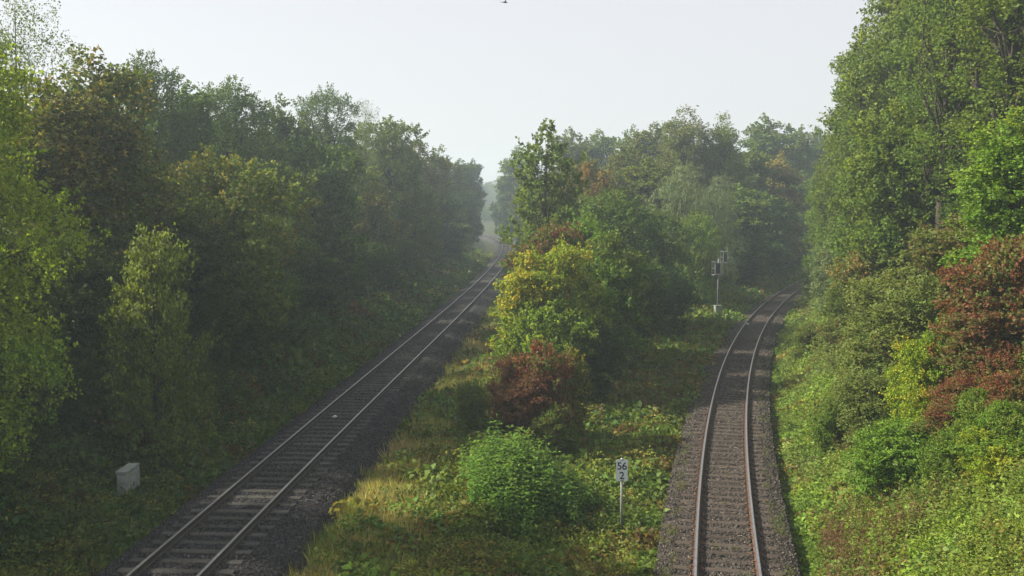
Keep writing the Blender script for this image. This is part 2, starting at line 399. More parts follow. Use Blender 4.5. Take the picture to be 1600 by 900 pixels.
def stones_mesh(seed):
    r = np.random.default_rng(seed); ph = (1+5**.5)/2
    v = np.array([(-1,ph,0),(1,ph,0),(-1,-ph,0),(1,-ph,0),(0,-1,ph),(0,1,ph),(0,-1,-ph),(0,1,-ph),(ph,0,-1),(ph,0,1),(-ph,0,-1),(-ph,0,1)])/1.9
    v = v*r.uniform(.6, 1.25, (12, 1))*np.array([1, .8, .6])
    f = [(0,11,5),(0,5,1),(0,1,7),(0,7,10),(0,10,11),(1,5,9),(5,11,4),(11,10,2),(10,7,6),(7,1,8),(3,9,4),(3,4,2),(3,2,6),(3,6,8),(3,8,9),(4,9,5),(2,4,11),(6,2,10),(8,6,7),(9,8,1)]
    return mesh('stone', v, f, M['stone'])
STN = [stones_mesh(k) for k in range(5)]
def bed_z(prof, d): p = np.array(prof); return np.interp(d, p[:, 0], p[:, 1])
def scatter_stones(P, T, z, wl, wr, ca, cb, n_near, n_mid):
    prof = bed_profile(wl, wr)
    def batch(n, y0, y1, sz):
        ok = np.where((P[:, 1] > y0) & (P[:, 1] < y1))[0]; i_ = rng.choice(ok, n); fr = rng.random(n)
        d = rng.uniform(-wl-.25, wr+.3, n)
        p = P[i_] + T[i_]*.5*fr[:, None]
        x = p[:, 0]+T[i_, 1]*d; y = p[:, 1]-T[i_, 0]*d
        zz = z + bed_z(prof, d) + rng.uniform(-.02, .03, n)
        keep = (np.abs(np.abs(d)-.7525) > .1)
        # fewer stones lie on top of the sleepers
        s = sz*rng.uniform(.6, 1.35, n)
        return np.c_[x, y, zz][keep], s[keep]
    a, b = batch(n_near, 18, 40, .034), batch(n_mid, 40, 80, .05)
    p = np.r_[a[0], b[0]]; s = np.r_[a[1], b[1]]; n = len(p)
    col = np.array(ca)[None]*(1-rng.random((n, 1))) + np.array(cb)[None]*rng.random((n, 1)); col *= rng.uniform(.6, 1.5, (n, 1))
    lite = rng.random(n) < .03; col[lite] *= 2.0
    scatter('ballast_stones', STN, p, rng.uniform(0, 6.28, (n, 3)), np.repeat(s[:, None], 3, 1), col, rng.integers(0, 5, n))
scatter_stones(PL, TL, 0, *LW, (.042, .039, .041), (.028, .026, .027), 52000, 30000)
scatter_stones(PR, TR, ZR, *RW, (.073, .062, .055), (.044, .037, .032), 46000, 30000)

# ------------------------------------------------------------------ leaf clouds
def unit(v): return v/np.maximum(np.linalg.norm(v, axis=-1, keepdims=True), 1e-9)
def leaf_mesh(name, pos, nrm, ax, ln, wd, var, spray, mat, extra=None):
    """pos: leaf bases; nrm: facing; ax: growing direction; one kite-shaped leaf each, folded a little at the midrib."""
    n = len(pos); ax = unit(ax); side = unit(np.cross(ax, nrm)); nn = unit(np.cross(side, ax))
    ln = ln[:, None]; wd = wd[:, None]
    fold = nn*wd*.28
    V = np.stack([pos, pos+ax*ln*.42+side*wd*.5+fold, pos+ax*ln-nn*ln*.12, pos+ax*ln*.42-side*wd*.5+fold], 1).reshape(-1, 3)
    q = np.arange(4*n, dtype=np.int32)
    ev = ef = 0
    if extra: ev = len(extra.v); ef = extra.f
    me = bpy.data.meshes.new(name)
    if extra:
        V = np.r_[V, np.array(extra.v, float)]
    me.vertices.add(len(V)); me.vertices.foreach_set('co', V.astype(np.float32).ravel())
    loops = [q]; starts = np.arange(0, 4*n, 4, dtype=np.int32); mi = np.zeros(n, np.int32); nf = n
    if extra:
        fl = [np.array(f, np.int32)+4*n for f in extra.f]; cnts = np.array([len(f) for f in extra.f])
        loops += fl; starts = np.r_[starts, 4*n + np.r_[0, np.cumsum(cnts)[:-1]]].astype(np.int32); mi = np.r_[mi, np.ones(len(cnts), np.int32)].astype(np.int32); nf += len(cnts)
        var = np.r_[var, np.full(len(cnts), .4)]; spray = np.r_[spray, np.full(len(cnts), .3)]
    lp = np.concatenate(loops).astype(np.int32)
    me.loops.add(len(lp)); me.loops.foreach_set('vertex_index', lp); me.polygons.add(nf); me.polygons.foreach_set('loop_start', starts)
    me.polygons.foreach_set('material_index', mi)
    me.update(calc_edges=True)
    for nm, arr in (('leafvar', var), ('spray', spray)):
        a_ = me.attributes.new(nm, 'FLOAT', 'FACE'); a_.data.foreach_set('value', arr.astype(np.float32))
    me.materials.append(mat)
    if extra: me.materials.append(M['herb'] if mat is M['herb'] else M['bark'])
    return me
def rdir(r, n): return unit(r.normal(size=(n, 3)))
def crown(seed, H, Rad, lobes, nsp, per, leaf, aspect=.85, sp_r=.42, skirt=.12, shape='round', droop=0., stray=.06, core=.15, flat=.55, pk=-.42):
    """Crown of leaf sprays spread over many overlapping lobes; returns leaf mesh and lobe centres."""
    r = np.random.default_rng(seed); L = []
    for k in range(lobes):
        u = (k+.5)/lobes; z = skirt + (1-skirt)*(u**.85)*.9
        if shape == 'round': w_ = math.sqrt(max(.05, 1-((z-.45)/.6)**2))
        elif shape == 'cone': w_ = 1.1*(1-z)**.7 + .08
        elif shape == 'bush': w_ = math.sqrt(max(.04, 1-(max(z-.2, 0)/.85)**2))
        else: w_ = .9*math.sin(PI*min(1, max(.08, (z-.02)/1.0)))**.45       # tall
        a = k*2.399 + r.uniform(-.5, .5); rr = r.uniform(.25, .78)*w_*Rad
        lr = r.uniform(.26, .46)*Rad*(.7+.5*w_)
        L.append((rr*math.cos(a), rr*math.sin(a), z*H, lr, lr*r.uniform(.5, .8)))
    L.append((0, 0, H*.93, Rad*.26, H*.09)); L.append((0, 0, H*.6, Rad*.5, H*.2))
    L = np.array(L); wgt = L[:, 3]**2; pick = r.choice(len(L), nsp, p=wgt/wgt.sum())
    d = rdir(r, nsp); d[:, 2] = np.where(r.random(nsp) < .62, np.abs(d[:, 2]), d[:, 2])
    frac = np.where(r.random(nsp) < core, r.uniform(.2, .8, nsp), r.uniform(.82, 1.08, nsp) + np.where(r.random(nsp) < stray, r.uniform(.1, .38, nsp), 0))
    rad3 = np.c_[L[pick, 3], L[pick, 3], L[pick, 4]]
    c = L[pick, :3] + d*rad3*frac[:, None]
    # drop sprays buried deep in the other lobes
    inside = np.zeros(nsp, int)
    for l in L:
        inside += (((c-l[:3])/np.array([l[3], l[3], l[4]]))**2).sum(1) < .45
    keep = (inside == 0) | (r.random(nsp) < .18); c, d = c[keep], d[keep]; keep2 = c[:, 2] > .02*H; c, d = c[keep2], d[keep2]
    pock = sn(c[:, 0]*3.1/Rad+seed, (c[:, 1]*1.3+c[:, 2]*1.7)*3.1/Rad, 1.0, seed*1.7)      # gaps between the branch masses
    kp = (pock > pk) | (r.random(len(c)) < .3); c, d = c[kp], d[kp]
    n = len(c); spray = r.random(n)
    # neighbouring sprays turn colour together
    g = .5+.5*sn(c[:, 0]*1.7/Rad*2, (c[:, 1]+c[:, 2])*1.7/Rad*2, 1.0, seed); spray = np.clip(.45*spray+.35*g+.25*c[:, 2]/H, 0, 1)
    tw = unit(d + np.array([0, 0, .45-droop*2.2]) + r.normal(0, .35, (n, 3)))      # twig direction
    idx = np.repeat(np.arange(n), per); m = len(idx)
    along = r.random(m)
    off = tw[idx]*(along[:, None]-.35)*sp_r*2.0 + r.normal(0, .30, (m, 3))*sp_r*np.array([1, 1, flat])*(1.1-.6*along[:, None])
    pos = c[idx] + off
    nrm = unit(.5*d[idx] + np.array([0, 0, .75]) + r.normal(0, .55, (m, 3)))
    ax = unit(tw[idx]*.6 + r.normal(0, .75, (m, 3)) + np.array([0, 0, -.02-droop]))
    ln = leaf*r.uniform(.65, 1.35, m)
    pos[:, 2] = np.maximum(pos[:, 2], .02*H)
    return (pos, nrm, ax, ln, ln*aspect*r.uniform(.8, 1.2, m), r.random(m), spray[idx]), L
def limbs(seed, H, trunk_r, L, lean=0, n_l=None, twigs=0, base=.18, tip=.95, forks=1):
    r = random.Random(seed); mb = MB(); pts = []; rad = []
    for k in range(9):
        u = k/8*tip; pts.append((math.sin(u*3+seed)*.012*H + lean*u*H, math.cos(u*2.6+seed)*.010*H-.010*H, u*H)); rad.append(trunk_r*(1-u)**.8*(1.25 if k == 0 else 1)+.012)
    mb.tube(pts, rad, 8)
    L2 = sorted(L, key=lambda l: -l[3])[:n_l or len(L)]
    for l in L2:
        tip_ = Vector(l[:3]); zt = max(base*H, min(tip_.z*.62, H*.8)); u = zt/H/tip*8; i_ = int(min(7, u))
        st = Vector(pts[i_]).lerp(Vector(pts[i_+1]), min(1, u-i_)); r0 = rad[i_]*.5
        mid = st.lerp(tip_, .5) + Vector((r.uniform(-.05, .05)*H, r.uniform(-.05, .05)*H, r.uniform(-.01, .035)*H))
        m2 = mid.lerp(tip_, .5)+Vector((r.uniform(-.02, .02)*H, r.uniform(-.02, .02)*H, .01*H))
        mb.tube([st, st.lerp(mid, .5)+Vector((0, 0, .006*H)), mid, m2, tip_], [r0, r0*.8, r0*.58, r0*.38, r0*.12], 6)
        for k in range(twigs):
            b = [mid, m2, tip_][k % 3]; e = b + Vector((r.gauss(0, 1), r.gauss(0, 1), r.gauss(.3, .7))).normalized()*l[3]*r.uniform(.6, 1.2)
            mb.tube([b, b.lerp(e, .5)+Vector((0, 0, .02*H*r.random())), e], [r0*.25, r0*.16, r0*.04], 4, False)
    return mb
KIND = {}
def make_kind(key, H, Rad, lobes, nsp, per, leaf, trunk_r, bark='bark', twigs=1, n_l=None, base=.18, tip=.95, seed=1, **kw):
    data, L = crown(seed, H, Rad, lobes, nsp, per, leaf, **kw)
    pos, nrm, ax, ln, wd, var, spr = data
    cm = leaf_mesh('crown_'+key, pos, nrm, ax, ln, wd, var, spr, M['leaf'])
    tm = limbs(seed, H, trunk_r, L, n_l=n_l, twigs=twigs, base=base, tip=tip).mesh('trunk_'+key, M[bark], True)
    KIND[key] = (cm, tm, float(np.percentile(pos[:, 2], 99.3)), float(np.percentile(np.hypot(pos[:, 0], pos[:, 1]), 95)))
# far and middle-distance woodland
make_kind('wood1', 14, 4.2, 26, 2100, 17, .25, .22, seed=11)
make_kind('wood2', 15, 3.8, 28, 2100, 17, .25, .22, seed=12, shape='tall')
make_kind('wood3', 13, 4.6, 24, 2100, 17, .26, .22, seed=13)
make_kind('oak', 19, 5.6, 44, 4200, 17, .175, .52, seed=14, pk=-.2, shape='tall', sp_r=.5, stray=.1, base=.3, core=.08, skirt=.2, twigs=2)
make_kind('oak2', 17, 5.0, 38, 3900, 17, .175, .50, seed=15, pk=-.2, sp_r=.5, stray=.1, base=.25, core=.08, skirt=.16, twigs=2)
make_kind('birch', 14, 3.6, 34, 1700, 13, .10, .10, 'birchbark', seed=16, sp_r=.5, stray=.3, core=.3, twigs=5, skirt=.25, tip=.97)
make_kind('young', 13, 3.7, 32, 900, 16, .24, .15, seed=17, shape='cone', sp_r=.42, stray=.3, core=.2, twigs=3, skirt=.3)
make_kind('willow', 12, 4.8, 24, 1700, 18, .27, .2, seed=18, shape='round', aspect=.26, droop=.55, sp_r=.6, skirt=.08)
# close-up growth with finer leaves
make_kind('near1', 9, 3.4, 30, 2600, 17, .155, .14, seed=21, sp_r=.36, stray=.12, skirt=.06)
make_kind('near2', 9, 3.2, 30, 2600, 17, .145, .14, seed=22, sp_r=.36, shape='tall', stray=.15, skirt=.05)
make_kind('bush1', 4, 2.6, 17, 2300, 17, .125, .06, seed=23, sp_r=.27, shape='bush', skirt=.04, stray=.32, twigs=2, base=.05)
make_kind('bush2', 4, 2.5, 15, 2100, 17, .12, .06, seed=24, sp_r=.27, shape='bush', skirt=.04, stray=.35, twigs=2, base=.05)
make_kind('bush3', 3.5, 2.4, 20, 1500, 15, .13, .05, seed=25, sp_r=.28, shape='bush', skirt=.03, stray=.12, twigs=1, base=.05)
make_kind('feather', 6.5, 2.6, 26, 1700, 18, .12, .08, seed=26, sp_r=.42, shape='cone', stray=.25, droop=.15, skirt=.06, flat=.25)

make_kind('slim1', 6, 1.9, 26, 2100, 17, .125, .06, seed=31, sp_r=.27, shape='tall', skirt=.04, stray=.3, twigs=2, base=.05)
make_kind('slim2', 5.5, 1.8, 22, 1900, 17, .12, .06, seed=32, sp_r=.26, shape='round', skirt=.04, stray=.3, twigs=2, base=.05)
make_kind('near3', 11, 2.3, 34, 2500, 17, .15, .14, seed=33, sp_r=.36, shape='tall', stray=.15, skirt=.05)
make_kind('wood4', 16, 2.7, 34, 2000, 17, .24, .22, seed=34, shape='tall')
make_kind('oak3', 20, 3.7, 46, 3400, 17, .175, .42, seed=35, shape='tall', sp_r=.5, stray=.12, base=.25, core=.08, skirt=.15, twigs=2, pk=-.25)
make_kind('feather2', 8, 1.7, 30, 1700, 18, .12, .08, seed=36, sp_r=.36, shape='cone', stray=.25, droop=.1, skirt=.05, flat=.25)
make_kind('near4', 11, 3.2, 36, 4200, 17, .11, .14, seed=43, sp_r=.36, shape='tall', stray=.15, skirt=.05)
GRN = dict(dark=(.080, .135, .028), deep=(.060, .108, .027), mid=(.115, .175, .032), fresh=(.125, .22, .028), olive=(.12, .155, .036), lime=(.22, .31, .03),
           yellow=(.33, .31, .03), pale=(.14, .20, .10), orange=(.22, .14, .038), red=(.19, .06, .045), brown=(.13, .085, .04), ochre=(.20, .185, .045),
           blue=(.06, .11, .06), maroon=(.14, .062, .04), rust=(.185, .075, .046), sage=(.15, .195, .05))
SLIM = dict(bush1='slim1', bush2='slim2', bush3='slim2', near1='near3', near2='near3', wood1='wood4', wood2='wood4', wood3='wood4', oak='oak3', oak2='oak3', feather_='feather2')
def plant(name, kind, x, y, top, width, col, label, cat, group=None, aut=None, amt=0., base=None, rot=None):
    """top: height of the highest leaf above the left rails in metres; width: crown width in metres"""
    cm, tm, H, Rad = KIND[kind]; z0 = gz(x, y)-.1 if base is None else base
    h = max(1.0, top - z0); k = width/2/Rad
    if (h/H)/k > 1.32 and kind in SLIM:                       # a slimmer growth form instead of a stretched one
        kind = SLIM[kind]; cm, tm, H, Rad = KIND[kind]; k = width/2/Rad
    e = empty(name, (x, y, z0), random.uniform(0, 6.28) if rot is None else rot)
    e.scale = (k, k, h/H)
    t_ = link('trunk' if 'shrub' not in name and 'bush' not in name else 'stem', tm, e)
    c_ = link('crown' if 'shrub' not in name and 'bush' not in name else 'foliage', cm, e)
    c0 = GRN[col] if isinstance(col, str) else col; j = random.uniform(.9, 1.1)
    c_.color = (c0[0]*j*random.uniform(.95, 1.06), c0[1]*j, c0[2]*j, 1)
    c_['autumn'] = list(GRN[aut] if aut else c0); c_['turned'] = float(amt)
    tag(e, label, cat, group); return e
def PX(px, Z): return (px-800)/F*Z
def TOP(py, Z): return CH + (HY-py)/F*Z


# ------------------------------------------------------------------ trees and shrubs
def P_(name, kind, px, Z, top, wpx, col, label, cat='tree', group=None, aut=None, amt=0., rot=None):
    plant(name, kind, PX(px, Z), Z, TOP(top, Z), wpx/F*Z, col, label, cat, group, aut, amt, rot=rot)
T, B = 'tree', 'shrub'
# --- left bank, from the near edge to the far bend
P_('birch_tree', 'birch', 38, 44, -6, 215, 'mid', 'thin airy birch rising above the brownish trees at the far left edge', T, rot=1.0)
P_('leafy_tree', 'near4', -75, 25, 60, 330, 'fresh', 'bright green tree cut by the left edge of the view, nearest on the left bank', T, aut='lime', amt=.7, rot=.6)
P_('autumn_tree', 'near2', 150, 37, 108, 190, (.10, .15, .032), 'brownish green autumn tree below and beside the airy birch', T, aut='ochre', amt=.36)
P_('autumn_tree', 'near1', 75, 35, 150, 200, 'olive', 'olive tree with ochre tips filling the space under the airy birch', T, aut='ochre', amt=.42)
P_('oak_tree', 'oak2', 232, 56, 102, 165, 'dark', 'dark pointed oak standing free above the row, right of the gap beside the orange tree', T, rot=2)
P_('oak_tree', 'wood2', 293, 60, 152, 110, 'dark', 'small dark crown peeping out between the pointed oak and the broad round oak', T)
P_('hawthorn_tree', 'near1', 335, 44, 248, 235, 'mid', 'broad rounded tree with yellow sunlit top in front of the dark oaks', T, aut='ochre', amt=.38)  # ochre leaves toward the top are painted sunlight
P_('oak_tree', 'oak2', 372, 66, 138, 160, 'dark', 'broad round dark oak behind the tree with the yellow top', T, rot=4)
P_('oak_tree', 'wood2', 440, 74, 170, 110, 'dark', 'ragged dark tree on the skyline left of the double crowned oak', T)
P_('oak_tree', 'oak', 512, 86, 148, 125, 'dark', 'tall double crowned oak highest on the skyline above the left track', T, rot=1)
P_('birch_tree', 'birch', 573, 98, 165, 75, 'mid', 'sparse grey birch top showing beside the double crowned oak', T)
P_('leafy_tree', 'wood3', 608, 102, 196, 125, 'mid', 'full green tree right of the sparse grey birch top', T)
P_('leafy_tree', 'wood1', 650, 122, 226, 90, 'olive', 'tree with yellowish top on the falling skyline toward the bend', T, aut='ochre', amt=.4)
P_('leafy_tree', 'wood2', 688, 145, 240, 70, 'mid', 'slim misty tree with pale top just left of the last trees at the bend', T, aut='ochre', amt=.3)
P_('leafy_tree', 'wood3', 716, 172, 258, 62, 'dark', 'blue green misty tree second from the bend on the left bank', T)
P_('leafy_tree', 'wood2', 738, 200, 258, 34, 'deep', 'last slim dark tree on the left bank before the track bends away', T)
P_('leafy_tree', 'wood1', 735, 222, 296, 36, 'deep', 'low misty tree at the inside of the bend on the left bank', T)
P_('locust_tree', 'feather', 236, 31.5, 372, 165, 'mid', 'feathery light green young locust tree at the foot of the left bank', T, rot=3, aut='lime', amt=.18)
P_('hazel_shrub', 'near2', 120, 33, 372, 165, 'deep', 'dark green hazel in shade left of the feathery locust tree', B)
P_('hazel_shrub', 'near1', 15, 30, 350, 150, 'dark', 'tall green hazel low at the left edge under the bright leaves', B, aut='olive', amt=.4)
P_('leafy_tree', 'near2', 215, 41, 235, 140, 'olive', 'brownish olive tree between the orange tree and the tree with yellow top', T, aut='ochre', amt=.45)
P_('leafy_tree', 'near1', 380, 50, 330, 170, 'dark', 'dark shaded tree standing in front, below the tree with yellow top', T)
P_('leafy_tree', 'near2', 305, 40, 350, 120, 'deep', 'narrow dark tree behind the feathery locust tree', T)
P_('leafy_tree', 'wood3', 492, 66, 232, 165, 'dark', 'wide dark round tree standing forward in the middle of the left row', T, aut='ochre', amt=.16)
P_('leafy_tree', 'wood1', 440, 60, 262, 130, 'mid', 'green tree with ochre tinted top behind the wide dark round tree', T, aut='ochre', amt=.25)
P_('maple_tree', 'wood2', 585, 84, 296, 75, 'mid', 'slim tree with yellowish sunlit side leaves in the middle of the left row', T, aut='ochre', amt=.5)  # ochre second colour stands in for yellowish light on the leaves
P_('leafy_tree', 'wood1', 560, 92, 262, 100, 'mid', 'pale green tree right behind the slim yellowish tree', T)
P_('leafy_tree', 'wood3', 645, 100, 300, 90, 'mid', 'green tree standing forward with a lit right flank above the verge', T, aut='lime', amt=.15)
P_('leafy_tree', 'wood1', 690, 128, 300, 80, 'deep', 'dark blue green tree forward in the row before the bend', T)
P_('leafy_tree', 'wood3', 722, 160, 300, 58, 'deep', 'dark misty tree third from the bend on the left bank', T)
for (px, Z, top, wp) in [(345,46,420,130),(420,54,420,130),(480,62,400,110),(540,72,380,90),(590,82,380,80),(632,94,375,70),(668,110,370,62),(700,130,362,52),(722,152,350,40),(736,185,330,30)]:
    _k = [345,420,480,540,590,632,668,700,722,736].index(px)
    P_('elder_shrub', 'near1' if Z < 60 else 'wood1', px, Z, top, wp, random.choice(['dark', 'deep', 'mid']), 'dark shrub at the foot of the left trees, ' + ['nearest of the row', 'second along from the feathery tree', 'third along from the feathery tree', 'just left of the slim grey post', 'just right of the slim grey post', 'sixth along toward the bend', 'seventh along toward the bend', 'third from last before the bend', 'second from last before the bend', 'last one before the bend'][_k], B, 'shrubs at the foot of the left tree row')
for k, (px, Z, top, wp) in enumerate([(205,31.5,590,120),(75,28,560,140),(15,26,520,150),(290,36,560,90),(380,47,540,80),(250,33,590,80),(60,31,430,130)]):
    P_('bramble_bush', 'bush1' if k % 2 else 'bush2', px, Z+2.5, top, wp, ['dark', 'deep', 'mid'][k % 3], ['bramble bush directly behind the grey cabinet', 'bramble bush between the cabinet and the left edge', 'bramble bush low at the left edge of the view', 'bramble bush at the foot of the feathery locust tree', 'bramble bush farthest up the left verge below the tree row', 'bramble bush right behind the cabinet toward the ballast', 'taller bramble bush under the hazels at the left edge'][k], 'bush', 'low bushes on the left slope')
# second and third rows that close the wood behind
for (px, Z, top, wp) in [(-90,50,60,220),(60,56,190,210),(170,62,200,170),(270,72,200,150),(345,80,200,130),(420,92,215,120),(480,104,215,100),(545,116,220,90),(600,130,236,80),(650,155,258,62),(690,185,275,48)]:
    P_('background_tree', random.choice(['wood1', 'wood3']), px, Z, top, wp, 'dark', 'dark tree deep in the wood behind the front row of the left bank', T, 'trees behind the front row of the left bank')
for (x, y, top, wd) in [(-23,17,13,9),(-22,8,13,9),(-20,0,12,8),(-22,-10,13,9),(-25,25,13,9)]:
    plant('side_tree', 'wood3', x, y, top, wd, 'dark', 'dense green tree on the left bank outside the left edge', T, 'trees left of the view')
# --- beyond the bend
for (px, Z, top, wp, c, a, am) in [(752,430,290,26,'mid','ochre',.3),(766,470,286,30,'mid','brown',.3),(783,450,284,30,'mid',None,0),(765,540,294,36,'olive','ochre',.4),(800,420,276,40,'mid',None,0),(778,400,318,30,'fresh',None,0),(745,500,296,40,'mid',None,0),(790,520,280,50,'mid',None,0),(757,345,325,22,'fresh',None,0),(771,350,318,26,'mid','ochre',.3),(786,345,322,26,'sage',None,0),(748,360,312,22,'mid',None,0)]:
    P_('misty_tree', 'wood1', px, Z, top, wp, c, 'faint pale tree in the mist beyond the bend of the left track', T, 'trees beyond the bend', aut=a, amt=am)
P_('misty_tree', 'wood3', 812, 200, 240, 66, 'mid', 'pale misty tree half hidden behind the tall free standing young tree', T)
P_('misty_tree', 'wood2', 790, 225, 285, 44, 'blue', 'bluish misty tree just right of the bend', T)
# --- wedge of woodland between the tracks
P_('young_tree', 'young', 852, 64, 203, 146, 'mid', 'tall pointed open tree standing free between the two tracks', T, rot=.9)
mid = [
 ('leafy_tree','wood3',893,150,215,70,'mid',None,0,'misty green tree on the skyline right behind the pointed open tree'),
 ('leafy_tree','wood1',935,150,216,66,'mid','ochre',.2,'low hazy rounded crown on the skyline left of the highest middle tree'),
 ('leafy_tree','wood2',985,140,212,70,'mid',None,0,'hazy green crown with ragged top beside the highest middle tree'),
 ('leafy_tree','wood3',1020,125,208,80,'olive','ochre',.2,'olive crown leaning against the highest middle tree'),
 ('oak_tree','oak2',1068,112,183,95,'olive','ochre',.2,'highest rounded tree in the middle wood'),
 ('oak_tree','oak',1128,112,193,76,'mid','ochre',.25,'tree with feathery dark branches right of the highest middle tree'),
 ('oak_tree','wood3',1197,150,196,84,'mid',None,0,'round misty tree top standing apart above the bend of the right track'),
 ('leafy_tree','wood2',1243,155,212,56,'mid',None,0,'bluish misty tree between the round misty top and the tall right trees'),
 ('leafy_tree','wood1',1275,160,214,60,'dark',None,0,'bluish misty tree partly hidden by the tall right trees'),
 ('maple_tree','wood1',925,92,258,95,'olive','orange',.55,'tree turned orange at the top behind the dense green mass'),
 ('leafy_tree','wood2',890,98,262,66,'mid','ochre',.4,'olive tree left of the orange tinted tree'),
 ('leafy_tree','wood1',975,104,236,90,'olive','brown',.3,'olive brown tree behind and above the orange tinted tree'),
 ('willow_tree','willow',1062,88,262,120,'pale',None,0,'pale silvery willow in the middle of the wood'),
 ('willow_tree','willow',1118,96,278,90,'pale',None,0,'second smaller silvery willow, right of the pale silvery willow'),
 ('leafy_tree','wood3',1012,92,262,90,'olive','lime',.2,'light olive tree pressed between the orange tinted tree and the willow'),
 ('ochre_tree','wood1',1212,128,252,74,'mid','ochre',.75,'tree with ochre crown below the round misty top'),
 ('leafy_tree','wood2',1170,122,240,70,'mid',None,0,'dark green tree left of the ochre crown'),
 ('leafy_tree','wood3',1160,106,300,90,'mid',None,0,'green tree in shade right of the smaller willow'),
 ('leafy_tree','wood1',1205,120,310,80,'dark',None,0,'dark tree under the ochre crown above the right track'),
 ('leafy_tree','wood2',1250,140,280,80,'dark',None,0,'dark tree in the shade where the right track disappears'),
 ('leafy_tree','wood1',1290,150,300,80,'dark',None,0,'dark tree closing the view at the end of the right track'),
 ('thicket_tree','near1',955,70,302,150,'dark','olive',.35,'wide dark green thicket tree right behind the group of bushes'),
 ('thicket_tree','near2',905,74,310,110,'mid','olive',.3,'green tree directly right of the foot of the pointed open tree'),
 ('thicket_tree','near1',1010,74,330,120,'dark',None,0,'dark shaded tree left of the yellow green rounded bush'),
 ('willow_shrub','near1',1088,84,335,92,'fresh','olive',.5,'yellow green rounded bush glowing above the railway signal'),
 ('thicket_tree','wood3',1040,92,340,80,'deep',None,0,'very dark tree directly behind and left of the railway signal'),
 ('thicket_tree','wood1',1150,102,370,70,'deep',None,0,'very dark tree directly right behind the railway signal'),
 ('thicket_tree','wood1',1190,118,375,60,'deep',None,0,'low dark tree beside the far part of the right track'),
 ('thicket_tree','wood3',1228,132,370,60,'deep',None,0,'low dark tree at the last visible piece of the right track'),
]
for nm, kd, px, Z, top, wp, c, a, am, lb in mid: P_(nm, kd, px, Z, top, wp, c, lb, B if 'shrub' in nm else T, aut=a, amt=am)
for px, Z, top, wp, c, a, am, rt_, lb in [
  (832, 45.8, 402, 118, 'lime', 'yellow', .5, 1.2, 'sunlit yellow green bush nearest the left track in the middle clump'),
  (880, 46.4, 388, 118, 'lime', 'yellow', .35, .2, 'tall yellow green bush forming the top of the middle clump'),
  (918, 47.2, 435, 84, 'fresh', 'yellow', .3, 2.2, 'greener bush with yellow tips on the right flank of the middle clump'),
  (862, 44.6, 470, 150, 'fresh', 'lime', .4, 4.0, 'wide fresh green bush at the front foot of the yellow green bushes')]:
    P_('field_maple', 'bush1' if px != 880 else 'bush2', px, Z, top, wp, c, lb, 'bush', 'yellow green bushes between the tracks', aut=a, amt=am, rot=rt_)
for px, Z, top, wp, c, a, am, kd, lb in [
  (800, 37.4, 562, 72, 'brown', 'maroon', .5, 'bush2', 'brown dogwood bush nearest the left track, in front of the yellow green bushes'),
  (848, 36.8, 540, 92, 'olive', 'red', .55, 'bush1', 'dogwood bush with pinkish red upper leaves in the middle of the brown bushes'),
  (832, 35.6, 590, 110, 'brown', 'maroon', .55, 'bush2', 'low dark brown red dogwood bush at the front of the brown bushes'),
  (893, 37.8, 552, 62, 'olive', 'yellow', .45, 'bush1', 'olive and golden bush leaning on the right side of the brown bushes'),
  (868, 34.6, 640, 70, 'mid', 'brown', .4, 'bush3', 'low green and brown bush between the brown bushes and the nettles'),
  (735, 36.0, 600, 60, 'mid', 'pale', .4, 'bush3', 'grey green leafy bush in the straw grass left of the brown bushes')]:
    P_('dogwood_bush', kd, px, Z, top, wp, c, lb, 'bush', 'brown and red bushes between the tracks', aut=a, amt=am)
P_('dogwood_bush', 'bush2', 862, 54, 356, 125, 'olive', 'bush with pink red top behind the yellow green bush', 'bush', aut='red', amt=.45, rot=.3)
P_('leafy_bush', 'bush1', 945, 50, 372, 130, 'fresh', 'mid green rounded bush right of the yellow green bush', 'bush', aut='olive', amt=.5)
P_('leafy_bush', 'bush2', 910, 56, 345, 120, 'fresh', 'green bush behind the bush with pink red top', 'bush', aut='lime', amt=.2)
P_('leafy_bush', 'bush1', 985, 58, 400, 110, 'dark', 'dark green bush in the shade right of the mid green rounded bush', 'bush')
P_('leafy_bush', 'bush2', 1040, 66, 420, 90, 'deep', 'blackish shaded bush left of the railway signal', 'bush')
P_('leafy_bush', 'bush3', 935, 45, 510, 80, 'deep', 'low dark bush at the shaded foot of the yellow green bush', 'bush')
for (px, Z, top, wp) in [(850,110,300,60),(905,125,262,80),(965,130,262,80),(1030,118,262,80),(1090,126,236,70),(1150,130,250,70),(1210,165,262,60),(880,85,330,70),(930,86,330,80),(990,100,330,80),(1240,175,262,60),(1275,190,262,70),(1310,170,330,80),(1345,150,300,120),(845,92,335,50),(1200,140,330,80),(1110,108,330,80)]:
    P_('background_tree', random.choice(['wood1', 'wood3']), px, Z, top, wp, 'dark', 'dark tree deep inside the wood between the two tracks', T, 'trees deep inside the middle wood')
make_kind('openoak', 24, 3.3, 30, 1900, 16, .16, .34, seed=41, sp_r=.5, stray=.2, base=.22, core=.1, skirt=.12, twigs=5, pk=-.3)
